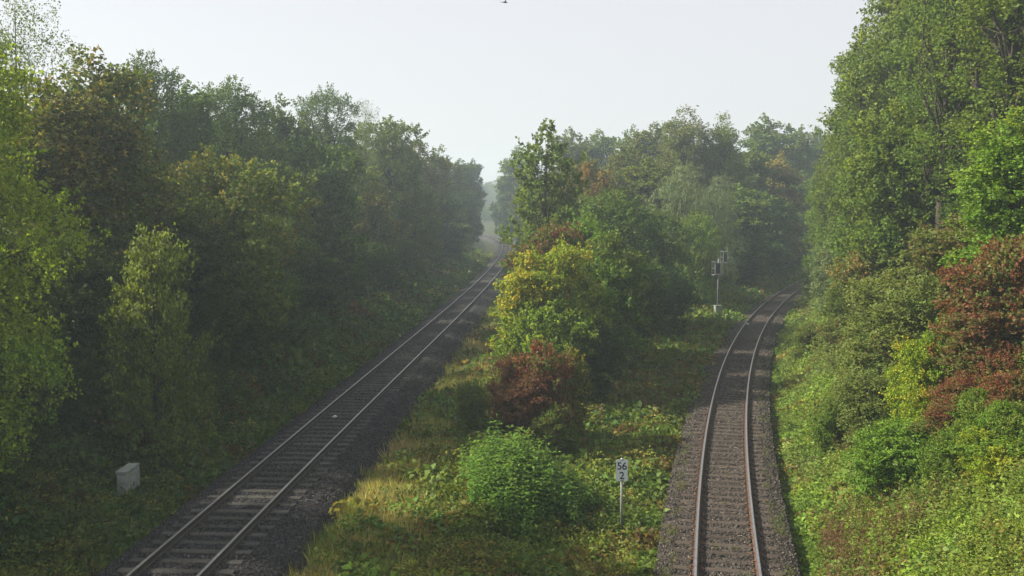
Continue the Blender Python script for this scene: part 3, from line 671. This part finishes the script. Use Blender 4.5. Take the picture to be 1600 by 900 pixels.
# --- right bank: tall trees; lime and olive second colours stand in for sunlit leaves
rt = [
 ('oak_tree','oak',1308,80,200,84,'mid','lime',.2,'tall tree at the left end of the right bank where the track vanishes'),
 ('leafy_tree','near2',1292,84,290,64,'mid','lime',.2,'slim green tree hanging over the vanishing right track'),
 ('oak_tree','oak',1352,68,75,130,'mid','lime',.2,'tall full oak second from the left end of the right bank'),
 ('oak_tree','oak2',1400,62,-60,170,'mid','lime',.3,'huge oak with lit left flank reaching above the frame on the right'),
 ('oak_tree','oak',1475,56,-120,190,'mid','olive',.3,'huge dark oak with bare trunk showing near the top right'),
 ('oak_tree','oak2',1560,48,-170,190,'mid','olive',.4,'huge oak with forked dark trunk at the upper right edge'),
 ('oak_tree','oak',1650,44,-150,210,'dark',None,0,'dark oak cut off by the right edge'),
 ('ash_tree','openoak',1572,40,-190,230,'mid','olive',.3,'open tree with dark forked trunk standing in front of the oaks at the upper right'),
 ('ash_tree','openoak',1478,47,-150,150,'mid','lime',.3,'open tree with straight dark trunk left of the forked one'),
 ('leafy_tree','near1',1398,50,175,140,'mid','lime',.25,'dense pale green tree in front of the tall oaks on the right bank'),
 ('leafy_tree','near2',1345,58,230,90,'mid','olive',.3,'narrow green tree left of the dense pale green tree'),
 ('leafy_tree','near1',1470,52,230,130,'dark',None,0,'dark shaded tree right of the dense pale green tree'),
 ('leafy_tree','near2',1545,46,250,120,'dark',None,0,'dark tree in shade below the forked trunk'),
 ('leafy_tree','near1',1585,31,190,170,'fresh','lime',.25,'bright green large leaved tree at the right edge below the oaks'),
]
for nm, kd, px, Z, top, wp, c, a, am, lb in rt: P_(nm, kd, px, Z, top, wp, c, lb, T, aut=a, amt=am)
rb = [
 ('hazel_shrub','bush1',1500,37,345,150,'sage','brown',.45,'brownish olive hazel above the red dogwood on the right bank'),
 ('dogwood_shrub','bush2',1610,28.5,375,190,'sage','rust',.55,'large red dogwood filling the right edge'),
 ('dogwood_shrub','bush2',1540,29,415,150,'olive','rust',.6,'rust red dogwood hanging down the middle of the mixed thicket'),
 ('dogwood_shrub','bush1',1545,28,470,120,'sage','maroon',.55,'red dogwood with green patches leaning left from the large red dogwood'),
 ('spindle_shrub','bush2',1445,29.5,535,95,'lime','yellow',.35,'yellow leaved shrub left of the red dogwood'),
 ('spindle_shrub','bush1',1480,30.5,500,70,'fresh','yellow',.3,'green and yellow shrub squeezed behind the yellow leaved shrub'),
 ('rusty_shrub','bush3',1352,50,405,110,'sage','orange',.4,'rust tinted shrub on the right bank under the narrow green tree'),
 ('clematis_mound','bush1',1405,39,425,140,'sage','olive',.35,'olive mound of climbers in the middle of the right bank'),
 ('clematis_mound','bush2',1368,39,485,110,'sage','ochre',.25,'olive mound with straw tints nearer to the right track'),
 ('clematis_mound','bush1',1448,34,440,130,'sage','olive',.4,'pale green climber mound left of the hazel'),
 ('clematis_mound','bush2',1390,34,520,130,'sage','brown',.3,'brown tinted climber mound left of the yellow leaved shrub'),
 ('sallow_shrub','bush2',1315,62,390,80,'pale','sage',.4,'grey green shrub beside the far part of the right track'),
 ('sallow_shrub','bush1',1300,74,380,60,'pale','mid',.4,'grey green feathery shrub where the right track disappears'),
 ('sallow_shrub','bush2',1272,88,415,40,'mid','sage',.4,'small shrub overhanging the last visible right rail'),
 ('leafy_shrub','bush1',1385,54,355,120,'sage','ochre',.35,'olive shrub at the foot of the dense pale green tree'),
 ('leafy_shrub','bush2',1325,50,445,90,'mid','sage',.4,'green shrub under the rust tinted shrub'),
 ('leafy_shrub','bush3',1266,54,508,56,'mid','brown',.4,'low mixed green and brown shrub beside the right track'),
 ('leafy_shrub','bush3',1322,44,498,80,'sage','brown',.4,'rounded low green shrub on the foot of the right bank'),
 ('leafy_shrub','bush2',1368,32,590,110,'sage','olive',.3,'blue green low shrub on the right slope below the olive mounds'),
 ('leafy_shrub','bush3',1318,34,622,80,'fresh','mid',.5,'leafy green shrub on the lower right slope beside the ballast'),
 ('leafy_shrub','bush2',1590,23.5,700,190,'fresh','lime',.3,'bright green bush low at the right edge under the red dogwood'),
 ('leafy_shrub','bush1',1420,27,670,170,'fresh','pale',.2,'soft green bush on the lower right slope'),
]
_mix = dict(yellow=('lime', 'yellow', .4, 'spindle_shrub', 'small yellow leaved shrub in the mixed thicket left of the red dogwoods'),
    green=('fresh', 'sage', .4, 'mixed_shrub', 'small green shrub growing among the red dogwoods and yellow shrubs'),
    red=('olive', 'rust', .6, 'dogwood_shrub', 'small reddish dogwood shrub in the mixed thicket at the right edge'),
    olive=('sage', 'olive', .3, 'climber_mound', 'small olive climber mound in the middle of the right bank'),
    brown=('sage', 'brown', .45, 'mixed_shrub', 'small brownish shrub in the middle of the right bank'))
_mix['sage'] = _mix['olive']
for px, py, key, wp in [(1440,560,'yellow',60),(1478,575,'yellow',60),(1425,600,'green',70),(1462,635,'yellow',70),(1430,640,'green',60),(1500,560,'green',60),(1515,610,'red',80),(1570,560,'red',90),(1545,640,'green',80),(1600,610,'red',90),
    (1560,520,'green',60),(1590,660,'green',90),(1500,650,'red',60),(1500,470,'red',70),(1525,430,'red',80),(1570,440,'green',60),(1480,520,'green',60),(1420,500,'sage',70),(1385,470,'brown',60),(1370,520,'sage',70),(1352,540,'brown',60),
    (1400,560,'green',60),(1350,600,'sage',60),(1332,560,'sage',60),(1342,500,'green',50),(1440,470,'sage',70),(1460,430,'brown',60),(1380,620,'brown',60),(1540,700,'yellow',50),(1570,730,'yellow',55),(1500,710,'green',70),(1450,690,'sage',60)]:
    # stand it on the bank where the sight line meets the slope
    Z = 60.
    for k in range(200):
        if gz(PX(px, Z), Z) + .9 < TOP(py, Z): break
        Z -= .25
    c, a, am, nm, lb = _mix[key]
    lb = dict(yellow='small yellow leaved shrub', green='small fresh green shrub', red='small red dogwood shrub', olive='small olive climber mound', sage='small sage olive climber mound', brown='small brownish olive shrub')[key] + \
        (' high' if py < 480 else ' halfway up' if py < 560 else ' low' if py < 630 else ' at the foot') + ' on the right bank, ' + \
        ('nearest the right track' if px < 1345 else 'below the tall oaks' if px < 1395 else 'left of the yellow shrubs' if px < 1436 else 'beside the yellow shrubs' if px < 1470 else 'between yellow shrubs and dogwoods' if px < 1510 else 'among the dogwoods' if px < 1555 else 'toward the right edge' if px < 1585 else 'cut by the right edge')
    P_(nm, random.choice(['bush1', 'bush2', 'bush3']), px, Z, py-25, wp*1.25, c, lb, B, key+' shrubs mixed over the right bank', aut=a, amt=am)
for nm, kd, px, Z, top, wp, c, a, am, lb in rb: P_(nm, kd, px, Z, top, wp, c, lb, B, aut=a, amt=am)
for (px, Z, top, wp) in [(1330,110,240,90),(1380,95,120,120),(1440,84,60,150),(1520,74,20,180),(1600,66,0,180),(1700,54,0,200),(1430,70,230,130),(1510,60,230,130),(1600,54,240,140),(1340,90,300,70)]:
    P_('background_tree', random.choice(['wood1', 'wood3']), px, Z, top, wp, 'dark', 'dark tree filling the gaps behind the tall trees of the right bank', T, 'trees behind the tall right bank trees')
for (x, y, top, wd) in [(24,18,12,9),(23,8,12,9),(21,-2,12,8)]:
    plant('side_tree', 'wood3', x, y, top, wd, 'dark', 'dense green tree on the right bank outside the right edge', T, 'trees right of the view')

# ------------------------------------------------------------------ ground growth (uncountable)
def clump(seed, kind):
    r = np.random.default_rng(seed)
    if kind == 'bramble':
        n = 70; th = r.uniform(0, 6.28, n); rr = np.sqrt(r.random(n))*.5; z = .30*(1-(rr/.55)**2)+r.uniform(-.08, .1, n)
        pos = np.c_[rr*np.cos(th), rr*np.sin(th), np.maximum(z, .01)]; nrm = unit(np.c_[np.cos(th)*rr, np.sin(th)*rr, np.full(n, .6)]+r.normal(0, .35, (n, 3)))
        ax = unit(np.c_[np.cos(th), np.sin(th), np.full(n, -.1)]+r.normal(0, .6, (n, 3))); ln = r.uniform(.08, .17, n)
        return leaf_mesh('bramble', pos, nrm, ax, ln, ln*.75, r.random(n), r.random(n), M['herb'])
    if kind == 'grass':
        n = 40; th = r.uniform(0, 6.28, n); rr = np.sqrt(r.random(n))*.16; pos = np.c_[rr*np.cos(th), rr*np.sin(th), np.zeros(n)]
        ax = unit(np.c_[np.cos(th)*.5, np.sin(th)*.5, np.ones(n)]+r.normal(0, .22, (n, 3))); nrm = unit(r.normal(0, 1, (n, 3))*[1, 1, .2]); ln = r.uniform(.2, .5, n)
        return leaf_mesh('grass', pos, nrm, ax, ln, np.full(n, .02), r.random(n), r.random(n), M['herb'])
    if kind == 'nettle':
        ps, ns, as_, ls = [], [], [], []
        for k in range(5):
            bx, by = r.normal(0, .16, 2); h = r.uniform(.75, 1.25); lx, ly = r.normal(0, .08, 2)
            for q in range(13):
                u = (q+1)/13; a = q*1.57+r.uniform(-.2, .2)
                for s_ in (0, PI):
                    ps.append((bx+lx*u, by+ly*u, h*u)); as_.append((math.cos(a+s_), math.sin(a+s_), -.15-.35*(1-u)+.5*(u > .93))); ns.append((r.normal(0, .2), r.normal(0, .2), 1)); ls.append((.17-.08*u)*r.uniform(.8, 1.2))
        ps, ns, as_, ls = map(np.array, (ps, ns, as_, ls)); n = len(ps)
        return leaf_mesh('nettle', ps, unit(ns), unit(as_), ls, ls*.55, r.random(n), np.clip(ps[:, 2], 0, 1), M['herb'])
    if kind == 'herb':
        n = 60; th = r.uniform(0, 6.28, n); rr = np.sqrt(r.random(n))*.28; z = r.random(n)**.7*.55
        pos = np.c_[rr*np.cos(th), rr*np.sin(th), z]; nrm = unit(np.array([0, 0, 1.])+r.normal(0, .5, (n, 3))); ax = unit(np.c_[np.cos(th), np.sin(th), np.full(n, .25)]+r.normal(0, .4, (n, 3))); ln = r.uniform(.05, .12, n)
        return leaf_mesh('herb', pos, nrm, ax, ln, ln*.5, r.random(n), z*1.6, M['herb'])
    if kind == 'seedhead':
        n = 90; k = r.integers(0, 6, n); bx = r.normal(0, .12, 6); by = r.normal(0, .12, 6); hh = r.uniform(.6, 1.1, 6); u = r.random(n)**.5
        pos = np.c_[bx[k]+r.normal(0, .025, n), by[k]+r.normal(0, .025, n), hh[k]*u]; nrm = rdir(r, n); ax = unit(np.array([0, 0, 1.])+r.normal(0, .6, (n, 3))); ln = r.uniform(.03, .07, n)
        return leaf_mesh('seedhead', pos, nrm, ax, ln, ln*.5, r.random(n), u, M['herb'])
CL = {k: [clump(100+7*i, k) for i in range(4)] for k in ('bramble', 'grass', 'nettle', 'herb', 'seedhead')}
def field(n, x0, x1, y0, y1, pw=1.6):
    """random points, denser near the viewer; returns x, y, growth scale by distance"""
    u = rng.random(n)**pw; y = y0+(y1-y0)*u; x = rng.uniform(x0, x1, n)+0*y
    return x, y
def visible(x, y, m=60):
    px = 800 + F*x/np.maximum(y, 1); return (px > -m) & (px < 1600+m) & (y > 14)
def lay(name, kind, x, y, col, s, kindname='stuff', label=None, tilt=.15, sink=.03):
    free = ~((np.abs(x+11.15) < .5) & (y > 27.5) & (y < 29.4))
    x, y, col, s = x[free], y[free], col[free], s[free]
    z = ground_z(x, y) - sink; n = len(x)
    rot = np.c_[rng.normal(0, tilt, n), rng.normal(0, tilt, n), rng.uniform(0, 6.28, n)]
    sc = np.c_[s, s, s*rng.uniform(.8, 1.25, n)]
    col = col*rng.uniform(.75, 1.25, (n, 1))*rng.uniform(.93, 1.07, (n, 3))
    scatter(name, CL[kind], np.c_[x, y, z], rot, sc, col, rng.integers(0, 4, n))
def blend(t, a, b): t = np.clip(t, 0, 1)[:, None]; return np.array(a)*(1-t)+np.array(b)*t
def near_tracks(x, y): return lateral(PL, TL, x, y), lateral(PR, TR, x, y)
# candidate points over the whole visible ground
def cand(n, ymax=150):
    Z = 17 + (ymax-17)*rng.random(n)**2.0; px = rng.uniform(-80, 1680, n); return PX(px, Z), Z
# brambles, ivy and leafy cover
x, y = cand(96000); dl, dr = near_tracks(x, y)
edge_n = .5*sn(x, y, 1.7)+.35*sn(x, y, 4.1, 1)
okL = (dl < -(2.35+.35*edge_n)) & (dl > -17); okR = (dr > 1.7+.4*edge_n) & (dr < 16)
okM = (dl > 2.8+.5*edge_n) & (dr < -(1.5+.35*edge_n))
k = okL | okR | okM; x, y, dl, dr, okL, okR, okM = (v[k] for v in (x, y, dl, dr, okL, okR, okM))
n1 = .5+.5*sn(x, y, .55, 3); n2 = .5+.5*sn(x, y, 1.3, 5); n3 = rng.random(len(x))
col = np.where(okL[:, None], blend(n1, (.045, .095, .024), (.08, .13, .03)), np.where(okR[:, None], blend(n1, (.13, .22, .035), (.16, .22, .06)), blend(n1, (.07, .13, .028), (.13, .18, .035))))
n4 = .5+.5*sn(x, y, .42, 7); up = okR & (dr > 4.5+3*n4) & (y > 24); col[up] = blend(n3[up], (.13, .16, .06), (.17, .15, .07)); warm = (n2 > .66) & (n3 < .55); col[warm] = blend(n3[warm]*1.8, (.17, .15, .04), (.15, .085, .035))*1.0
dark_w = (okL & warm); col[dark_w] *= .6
keep = ~(okM & (dl < 5.3+.9*n1) & (rng.random(len(x)) < .86)) & ~((y < 26) & okL & (rng.random(len(x)) < .1))
sc = np.clip(.62+y/70, .7, 2.2)*rng.uniform(.45, 1.45, len(x))
edge = np.minimum(np.where(okL, -dl-2.35, 9), np.minimum(np.where(okR, dr-1.85, 9), np.where(okM, -dr-1.5, 9))); sc *= np.clip(.62+edge*.5, .6, 1); sc = np.where(okR, sc*.72, sc); hum = .5+.5*sn(x, y, 1.6, 11); sc *= .75+.55*hum; col = col*(1 + .35*(hum[:, None]-.5))  # dips between hummocks get darker leaf colour, as painted shade in the gaps
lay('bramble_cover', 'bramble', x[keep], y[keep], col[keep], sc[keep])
# soft herbs and young shoots
x, y = cand(46000); dl, dr = near_tracks(x, y)
okL = (dl < -2.5) & (dl > -9); okR = (dr > 2.4) & (dr < 15); okM = (dl > 4.6) & (dr < -2.5)
k = (okL | okR | okM); x, y, dl, dr, okL, okR, okM = (v[k] for v in (x, y, dl, dr, okL, okR, okM)); n1 = .5+.5*sn(x, y, .8, 9); n2 = rng.random(len(x))
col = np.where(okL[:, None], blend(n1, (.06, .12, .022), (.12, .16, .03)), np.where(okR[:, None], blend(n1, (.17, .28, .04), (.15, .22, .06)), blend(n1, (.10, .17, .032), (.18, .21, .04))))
col[n2 < .07] = (.2, .19, .05)
keep = rng.random(len(x)) < np.where(okR, .95, np.where(okM & (dl < 5.2), .2, .55))
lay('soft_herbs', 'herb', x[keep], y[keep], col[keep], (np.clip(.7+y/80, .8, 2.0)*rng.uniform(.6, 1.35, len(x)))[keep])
# grasses: straw coloured along the left track's right side, greener on its left
x, y = cand(80000, 170); dl, dr = near_tracks(x, y)
band = np.exp(-((dl-3.9)/1.4)**2); ok = (dl > 2.4+.35*sn(x, y, 2.2)) & (dr < -2.6) & (rng.random(len(x)) < band*1.5+.10)
okL = (dl < -2.4) & (dl > -6.5) & (rng.random(len(x)) < .7); okR = (dr > 2.2) & (dr < 8) & (rng.random(len(x)) < .10)
k = ok | okL | okR; x, y, dl, okL = x[k], y[k], dl[k], okL[k]; n1 = .5+.5*sn(x, y, .5, 4)+rng.normal(0, .25, len(x))
col = np.where(okL[:, None], blend(n1, (.12, .23, .035), (.24, .28, .07)), np.where((np.abs(dl-3.7) < 1.1)[:, None], blend(n1*.9, (.42, .35, .17), (.25, .28, .07)), blend(n1, (.26, .25, .10), (.16, .22, .05))))
lay('verge_grass', 'grass', x, y, col, np.clip(.75+y/110, .8, 2.2)*rng.uniform(.6, 1.25, len(x)))
# the patch of tall nettles in front of the brown red bush
n = 330; a = rng.uniform(0, 6.28, n); rr = np.sqrt(rng.random(n)); nx0, ny0 = PX(815, 28.5), 28.8
rr *= 1+.28*np.sin(a*3+1)+.18*np.sin(a*7); x = nx0+rr*np.cos(a)*1.65; y = ny0+rr*np.sin(a)*2.3
hs = 1.25*np.clip(1.12-.25*rr**2, .35, 2)*rng.uniform(.7, 1.25, n)
lay('nettle_patch', 'nettle', x, y, blend(rng.random(n), (.07, .165, .03), (.12, .235, .04)), hs, tilt=.07)
# scattered nettles and tall shoots on both slopes
x, y = cand(26000, 80); dl, dr = near_tracks(x, y); ok = ((dr > 3.2) & (dr < 11) & (sn(x, y, .7, 6) > -.3)) | ((dl > 6) & (dr < -3.4) & (sn(x, y, .9, 2) > .25)) | ((dl < -3.5) & (dl > -9) & (sn(x, y, .8, 2) > .35))
x, y, dr = x[ok], y[ok], dr[ok]; lay('tall_shoots', 'nettle', x, y, np.where((dr > 0)[:, None], blend(rng.random(len(x)), (.12, .21, .035), (.20, .26, .05)), blend(rng.random(len(x)), (.07, .14, .03), (.13, .20, .045))), rng.uniform(.3, .8, len(x))*np.where(dr > 0, 1.1, .8))
# brown dock seed heads
pts = [(1020,47,3.0,500),(1050,52,2.2,250),(985,50,1.6,200),(1335,25.5,1.1,260),(1300,22.5,.8,150),(1355,22,.7,120),(1420,24,.6,80),(1240,50,2.0,200),(1360,33,1.2,100),(960,22.5,.6,30)]
xs, ys = [], []
for px, Z, rad, n in pts: xs.append(PX(px, Z)+rng.normal(0, rad*.55, n)); ys.append(Z+rng.normal(0, rad*.9, n))
x, y = np.concatenate(xs), np.concatenate(ys); dl, dr = near_tracks(x, y); k = (np.abs(dl) > 2.6) & (np.abs(dr) > 2.5); x, y = x[k], y[k]
lay('dock_seedheads', 'seedhead', x, y, blend(rng.random(len(x)), (.13, .085, .05), (.18, .13, .08)), rng.uniform(.6, 1.1, len(x)))
# tiny weeds in the ballast shoulders
x, y = cand(30000, 60); dl, dr = near_tracks(x, y); ok = ((np.abs(dr) > 1.25) & (np.abs(dr) < 2.3) & (sn(x, y, 1.9, 1) > .15)) | ((dl > 2.2) & (dl < 3.2) & (sn(x, y, 1.5, 1) > .45)) | ((np.abs(dr) < .5) & (rng.random(len(x)) < .03))
x, y, dl, dr = x[ok], y[ok], dl[ok], dr[ok]; n = len(x)
zz = np.where(np.abs(dr) < np.abs(dl), ZR+bed_z(bed_profile(*RW), dr), bed_z(bed_profile(*LW), dl))
scatter('ballast_weeds', CL['herb'], np.c_[x, y, zz-.02], np.c_[np.zeros((n, 2)), rng.uniform(0, 6.28, n)], np.repeat(rng.uniform(.15, .42, n)[:, None], 3, 1), blend(rng.random(n), (.09, .15, .03), (.16, .17, .05)), rng.integers(0, 4, n))
# straw and twigs lying between the right rails
mbt = MB()
for k in range(60):
    s_ = random.uniform(40+21, 40+75); i_ = int((s_+20)*2) if False else int(s_*2+38); p = PR[i_]; d = random.uniform(-.6, .6) if k % 3 else random.uniform(1.0, 1.9)*random.choice((-1, 1)); a = random.uniform(-1.2, 1.2); L_ = random.uniform(.08, .3)
    c = Vector((p[0]+TR[i_, 1]*d, p[1]-TR[i_, 0]*d, ZR-.165 if abs(d) < 1.3 else ZR-.24)); v = Vector((math.cos(a), math.sin(a), 0))*L_/2
    mbt.tube([c-v, c+Vector((0, 0, .02)), c+v], [.007, .009, .005], 5)
tag(link('twig_litter', mbt.mesh('twig_litter', M['straw'])), kind='stuff')

# ------------------------------------------------------------------ things beside the tracks
# kilometre board
Z = 27.8; bx = PX(975, Z); bz = gz(bx, Z)
e = empty('milepost_sign', (bx, Z, bz)); tag(e, 'white kilometre board on a thin post beside the right track', 'sign')
e.rotation_euler = (0, 0, R(-4))
tz = TOP(723, Z)-bz
link('post', MB().tube([(-.01, .03, -.3), (.0, .03, tz+.02)], .034, 12).mesh('post', M['galv'], True), e)
def rounded_plate(w_, h_, t_, r_, z):
    mb = MB(); P2 = []
    for (cx, cz, a0) in ((w_/2-r_, h_/2-r_, 0), (-w_/2+r_, h_/2-r_, 90), (-w_/2+r_, -h_/2+r_, 180), (w_/2-r_, -h_/2+r_, 270)):
        for q in range(5): a = R(a0+q*22.5); P2.append((cx+r_*math.cos(a), cz+r_*math.sin(a)))
    n = len(P2); mb.v = [(p[0], -t_/2, p[1]+z) for p in P2]+[(p[0], t_/2, p[1]+z) for p in P2]
    mb.f = [tuple(range(n)), tuple(2*n-1-k for k in range(n))]+[(k, k+n, (k+1) % n+n, (k+1) % n) for k in range(n)]
    return mb
bd = link('board', rounded_plate(.325, .615, .012, .012, tz-.33).mesh('board', M['paint']), e)
for txt, zz, sz in (('56', tz-.30, .30), ('2', tz-.575, .30)):
    fc = bpy.data.curves.new('digits', 'FONT'); fc.body = txt; fc.size = sz; fc.align_x = 'CENTER'; fc.extrude = .002; fc.offset = .003; fc.space_character = .95
    fo = link('digits', fc, e, (0, -.0095, zz)); fo.rotation_euler = (PI/2, 0, 0); fc.materials.append(M['black'])
for zz in (tz-.02, tz-.62): link('clamp', MB().box((0, .03, zz), (.1, .09, .03)).mesh('clamp', M['galv']), e)
# grey cabinet
e = empty('equipment_cabinet', (-11.15, 28.4, gz(-11.15, 28.4)-.1), 0); tag(e, 'grey concrete cabinet with flat lid in the brambles left of the track', 'cabinet')
cz = TOP(738, 28.4)-e.location.z
link('body', MB().box((0, 0, (cz-.05)/2), (.29, .95, cz-.05)).mesh('body', M['boxgrey']), e)
link('lid', MB().box((-.012, 0, cz-.0), (.325, 1.0, .06)).mesh('lid', M['boxgrey']), e)
link('door', MB().box((.151, -.22, cz*.5), (.014, .43, cz-.26)).mesh('door', M['boxgrey']), e)
link('door', MB().box((.151, .24, cz*.5), (.014, .43, cz-.26)).mesh('door', M['boxgrey']), e)
link('handle', MB().box((.166, -.04, cz*.62), (.02, .03, .12)).mesh('handle', M['dark']), e)
link('plinth', MB().box((0, 0, .06), (.36, 1.02, .16)).mesh('plinth', M['boxgrey']), e)
# light signal seen from behind
Z = 80; sx = PX(1123, Z); sz = gz(sx, Z); e = empty('railway_signal', (sx, Z, sz), R(8)); tag(e, 'grey railway signal mast with two caged heads and ladder rungs', 'signal')
h = lambda py: TOP(py, Z)-sz
link('base_box', MB().box((0, 0, h(484)), (.50, .42, .62)).box((0, 0, h(478)+.02), (.56, .48, .05)).mesh('base_box', M['boxgrey']), e)
link('footing', MB().box((0, 0, .0), (.7, .7, .5)).mesh('footing', M['boxgrey']), e)
link('mast', MB().tube([(0, 0, 0), (.02, 0, h(404))], .065, 12).mesh('mast', M['signalgrey'], True), e)
k = 0; z_ = h(474)
while z_ < h(436):
    link('rung', MB().box((0, -.03, z_), (.46, .03, .025)).mesh('rung', M['signalgrey']), e); z_ += .26
link('ladder_rail', MB().box((.0, .12, (h(474)+h(396))/2), (.03, .03, h(396)-h(474))).mesh('ladder_rail', M['signalgrey']), e)
def head(cx, zt, zb, w_):
    hb_ = link('signal_head', MB().box((cx, 0, (zt+zb)/2), (w_*.52, .28, (zt-zb)*.8)).mesh('signal_head', M['dark']), e)
    fr = MB()
    for yy in (-.32, .32):
        for xx in (-w_/2, w_/2): fr.tube([(cx+xx, yy, zb), (cx+xx, yy, zt)], .022, 6)
        for zz in (zb, zt): fr.tube([(cx-w_/2, yy, zz), (cx+w_/2, yy, zz)], .026, 6)
    for xx in (-w_/2, w_/2):
        for zz in (zb, (zb+zt)/2, zt): fr.tube([(cx+xx, -.32, zz), (cx+xx, .32, zz)], .02, 6)
    fr.tube([(cx+w_*.28, -.33, zb), (cx+w_*.28, -.33, zt)], .02, 6)
    link('cage', fr.mesh('cage', M['signalgrey']), e)
    link('platform', MB().box((cx, 0, zb-.02), (w_+.12, .72, .05)).mesh('platform', M['signalgrey']), e)
head(-.08, h(409), h(429), .66); head(.52, h(393), h(410.5), .44)
link('bracket', MB().tube([(.36, 0, h(429)), (.36, 0, h(410))], .03, 6).tube([(.0, 0, h(429)+.05), (.42, 0, h(429)+.05)], .03, 6).mesh('bracket', M['signalgrey']), e)
# slim posts
Z = 68; x0 = PX(574, Z); z0 = gz(x0, Z)
e = empty('marker_post', (x0, Z, z0)); tag(e, 'slim grey post with a dark edge-on board on the left verge', 'post')
link('pole', MB().tube([(0, 0, -.3), (.02, 0, TOP(449, Z)-z0)], .035, 8).mesh('pole', M['wood'], True), e)
link('board', MB().box((.02, .04, (TOP(449, Z)+TOP(480, Z))/2-z0), (.17, .03, TOP(449, Z)-TOP(480, Z))).mesh('board', M['wood']), e)
Z = 52; x0 = PX(489, Z); z0 = gz(x0, Z)
tag(link('marker_stake', MB().tube([(0, 0, -.2), (.02, 0, .5), (0, .01, 1.0)], [.035, .035, .02], 8).mesh('marker_stake', M['yellow'], True), None, (x0, Z, z0)), 'thin yellow stake in the shaded grass of the left verge', 'stake')
for px, Z, t_, b_, lb in ((738, 205, 372, 392, 'dark short post low on the left verge near the bend'), (745, 262, 357, 366, 'taller of two small dark posts at the bend'), (752, 266, 360, 367, 'shorter of two small dark posts at the bend')):
    x0 = PX(px, Z); z0 = gz(x0, Z); hh = (b_-t_)/F*Z+.3
    e = tag(link('track_post', MB().tube([(0, 0, -.3), (0, 0, max(hh, TOP(t_, Z)-z0))], .22, 8).tube([(0, 0, max(hh, TOP(t_, Z)-z0)), (0, 0, max(hh, TOP(t_, Z)-z0)+.06)], [.26, .1], 8).mesh('track_post', M['wood']), None, (x0, Z, z0)), lb, 'post')
# pale rubbish
Z = 74; x0 = PX(1170, Z)
def pebble(name, loc, s, mat, label, cat):
    me = stones_mesh(9).copy(); me.name = name; me.materials.clear(); me.materials.append(mat); o_ = link(name, me, None, loc); o_.scale = (s*1.5, s, s); tag(o_, label, cat)
e = empty('track_marker', (x0, Z, ZR-.75)); tag(e, 'small white capped marker beside the left rail of the right track', 'marker')
link('stub', MB().tube([(0, 0, 0), (0, 0, .55)], .05, 8).mesh('stub', M['wood']), e); link('cap', MB().tube([(0, 0, .55), (0, 0, .6), (0, 0, .7)], [.13, .15, .05], 10).mesh('cap', M['pale']), e)
pebble('pale_stone', (PX(519, 37.4), 37.4, -.14), .085, M['pale'], 'single pale stone lying between the left rails', 'stone')
# birds
def bird(loc, s, rz, label):
    e = empty('bird', loc, rz, (s, s, s)); tag(e, label, 'bird')
    link('body', MB().tube([(-.16, 0, .0), (-.1, 0, .01), (0, 0, 0), (.1, 0, .0), (.19, 0, -.005)], [.012, .03, .042, .03, .008], 10).mesh('body', M['feather'], True), e)
    for s_ in (-1, 1):
        v = []; 
        for q in range(6):
            u = q/5; yy = s_*(.03+.34*u); zz = .09*math.sin(u*2.2)-.02*u; ch = .1*(1-u*.75); xx = -.05*u*u*2
            v += [(xx-ch/2+.01, yy, zz), (xx+ch/2+.01, yy, zz), (xx+.01, yy, zz+.012*(1-u)), (xx+.01, yy, zz-.006)]
        f = []
        for q in range(5):
            a = q*4; b = a+4; f += [(a, a+2, b+2, b), (a+2, a+1, b+1, b+2), (a+1, a+3, b+3, b+1), (a+3, a, b, b+3)]
        link('wing', mesh('wing', v, f, M['feather']), e)
    link('tail', mesh('tail', [(-.15, -.02, 0), (-.15, .02, 0), (-.28, .04, .004), (-.28, -.04, .004), (-.15, 0, .01), (-.28, 0, .012)], [(0, 4, 5, 3), (4, 1, 2, 5), (3, 2, 1, 0)], M['feather']), e)
bird((PX(789, 50), 50, TOP(11, 50)), .85, R(20), 'dark bird with spread wings high in the middle of the sky')
bird((PX(1087, 75), 75, TOP(168, 75)), .8, R(-30), 'tiny faint bird low in the sky above the middle wood')
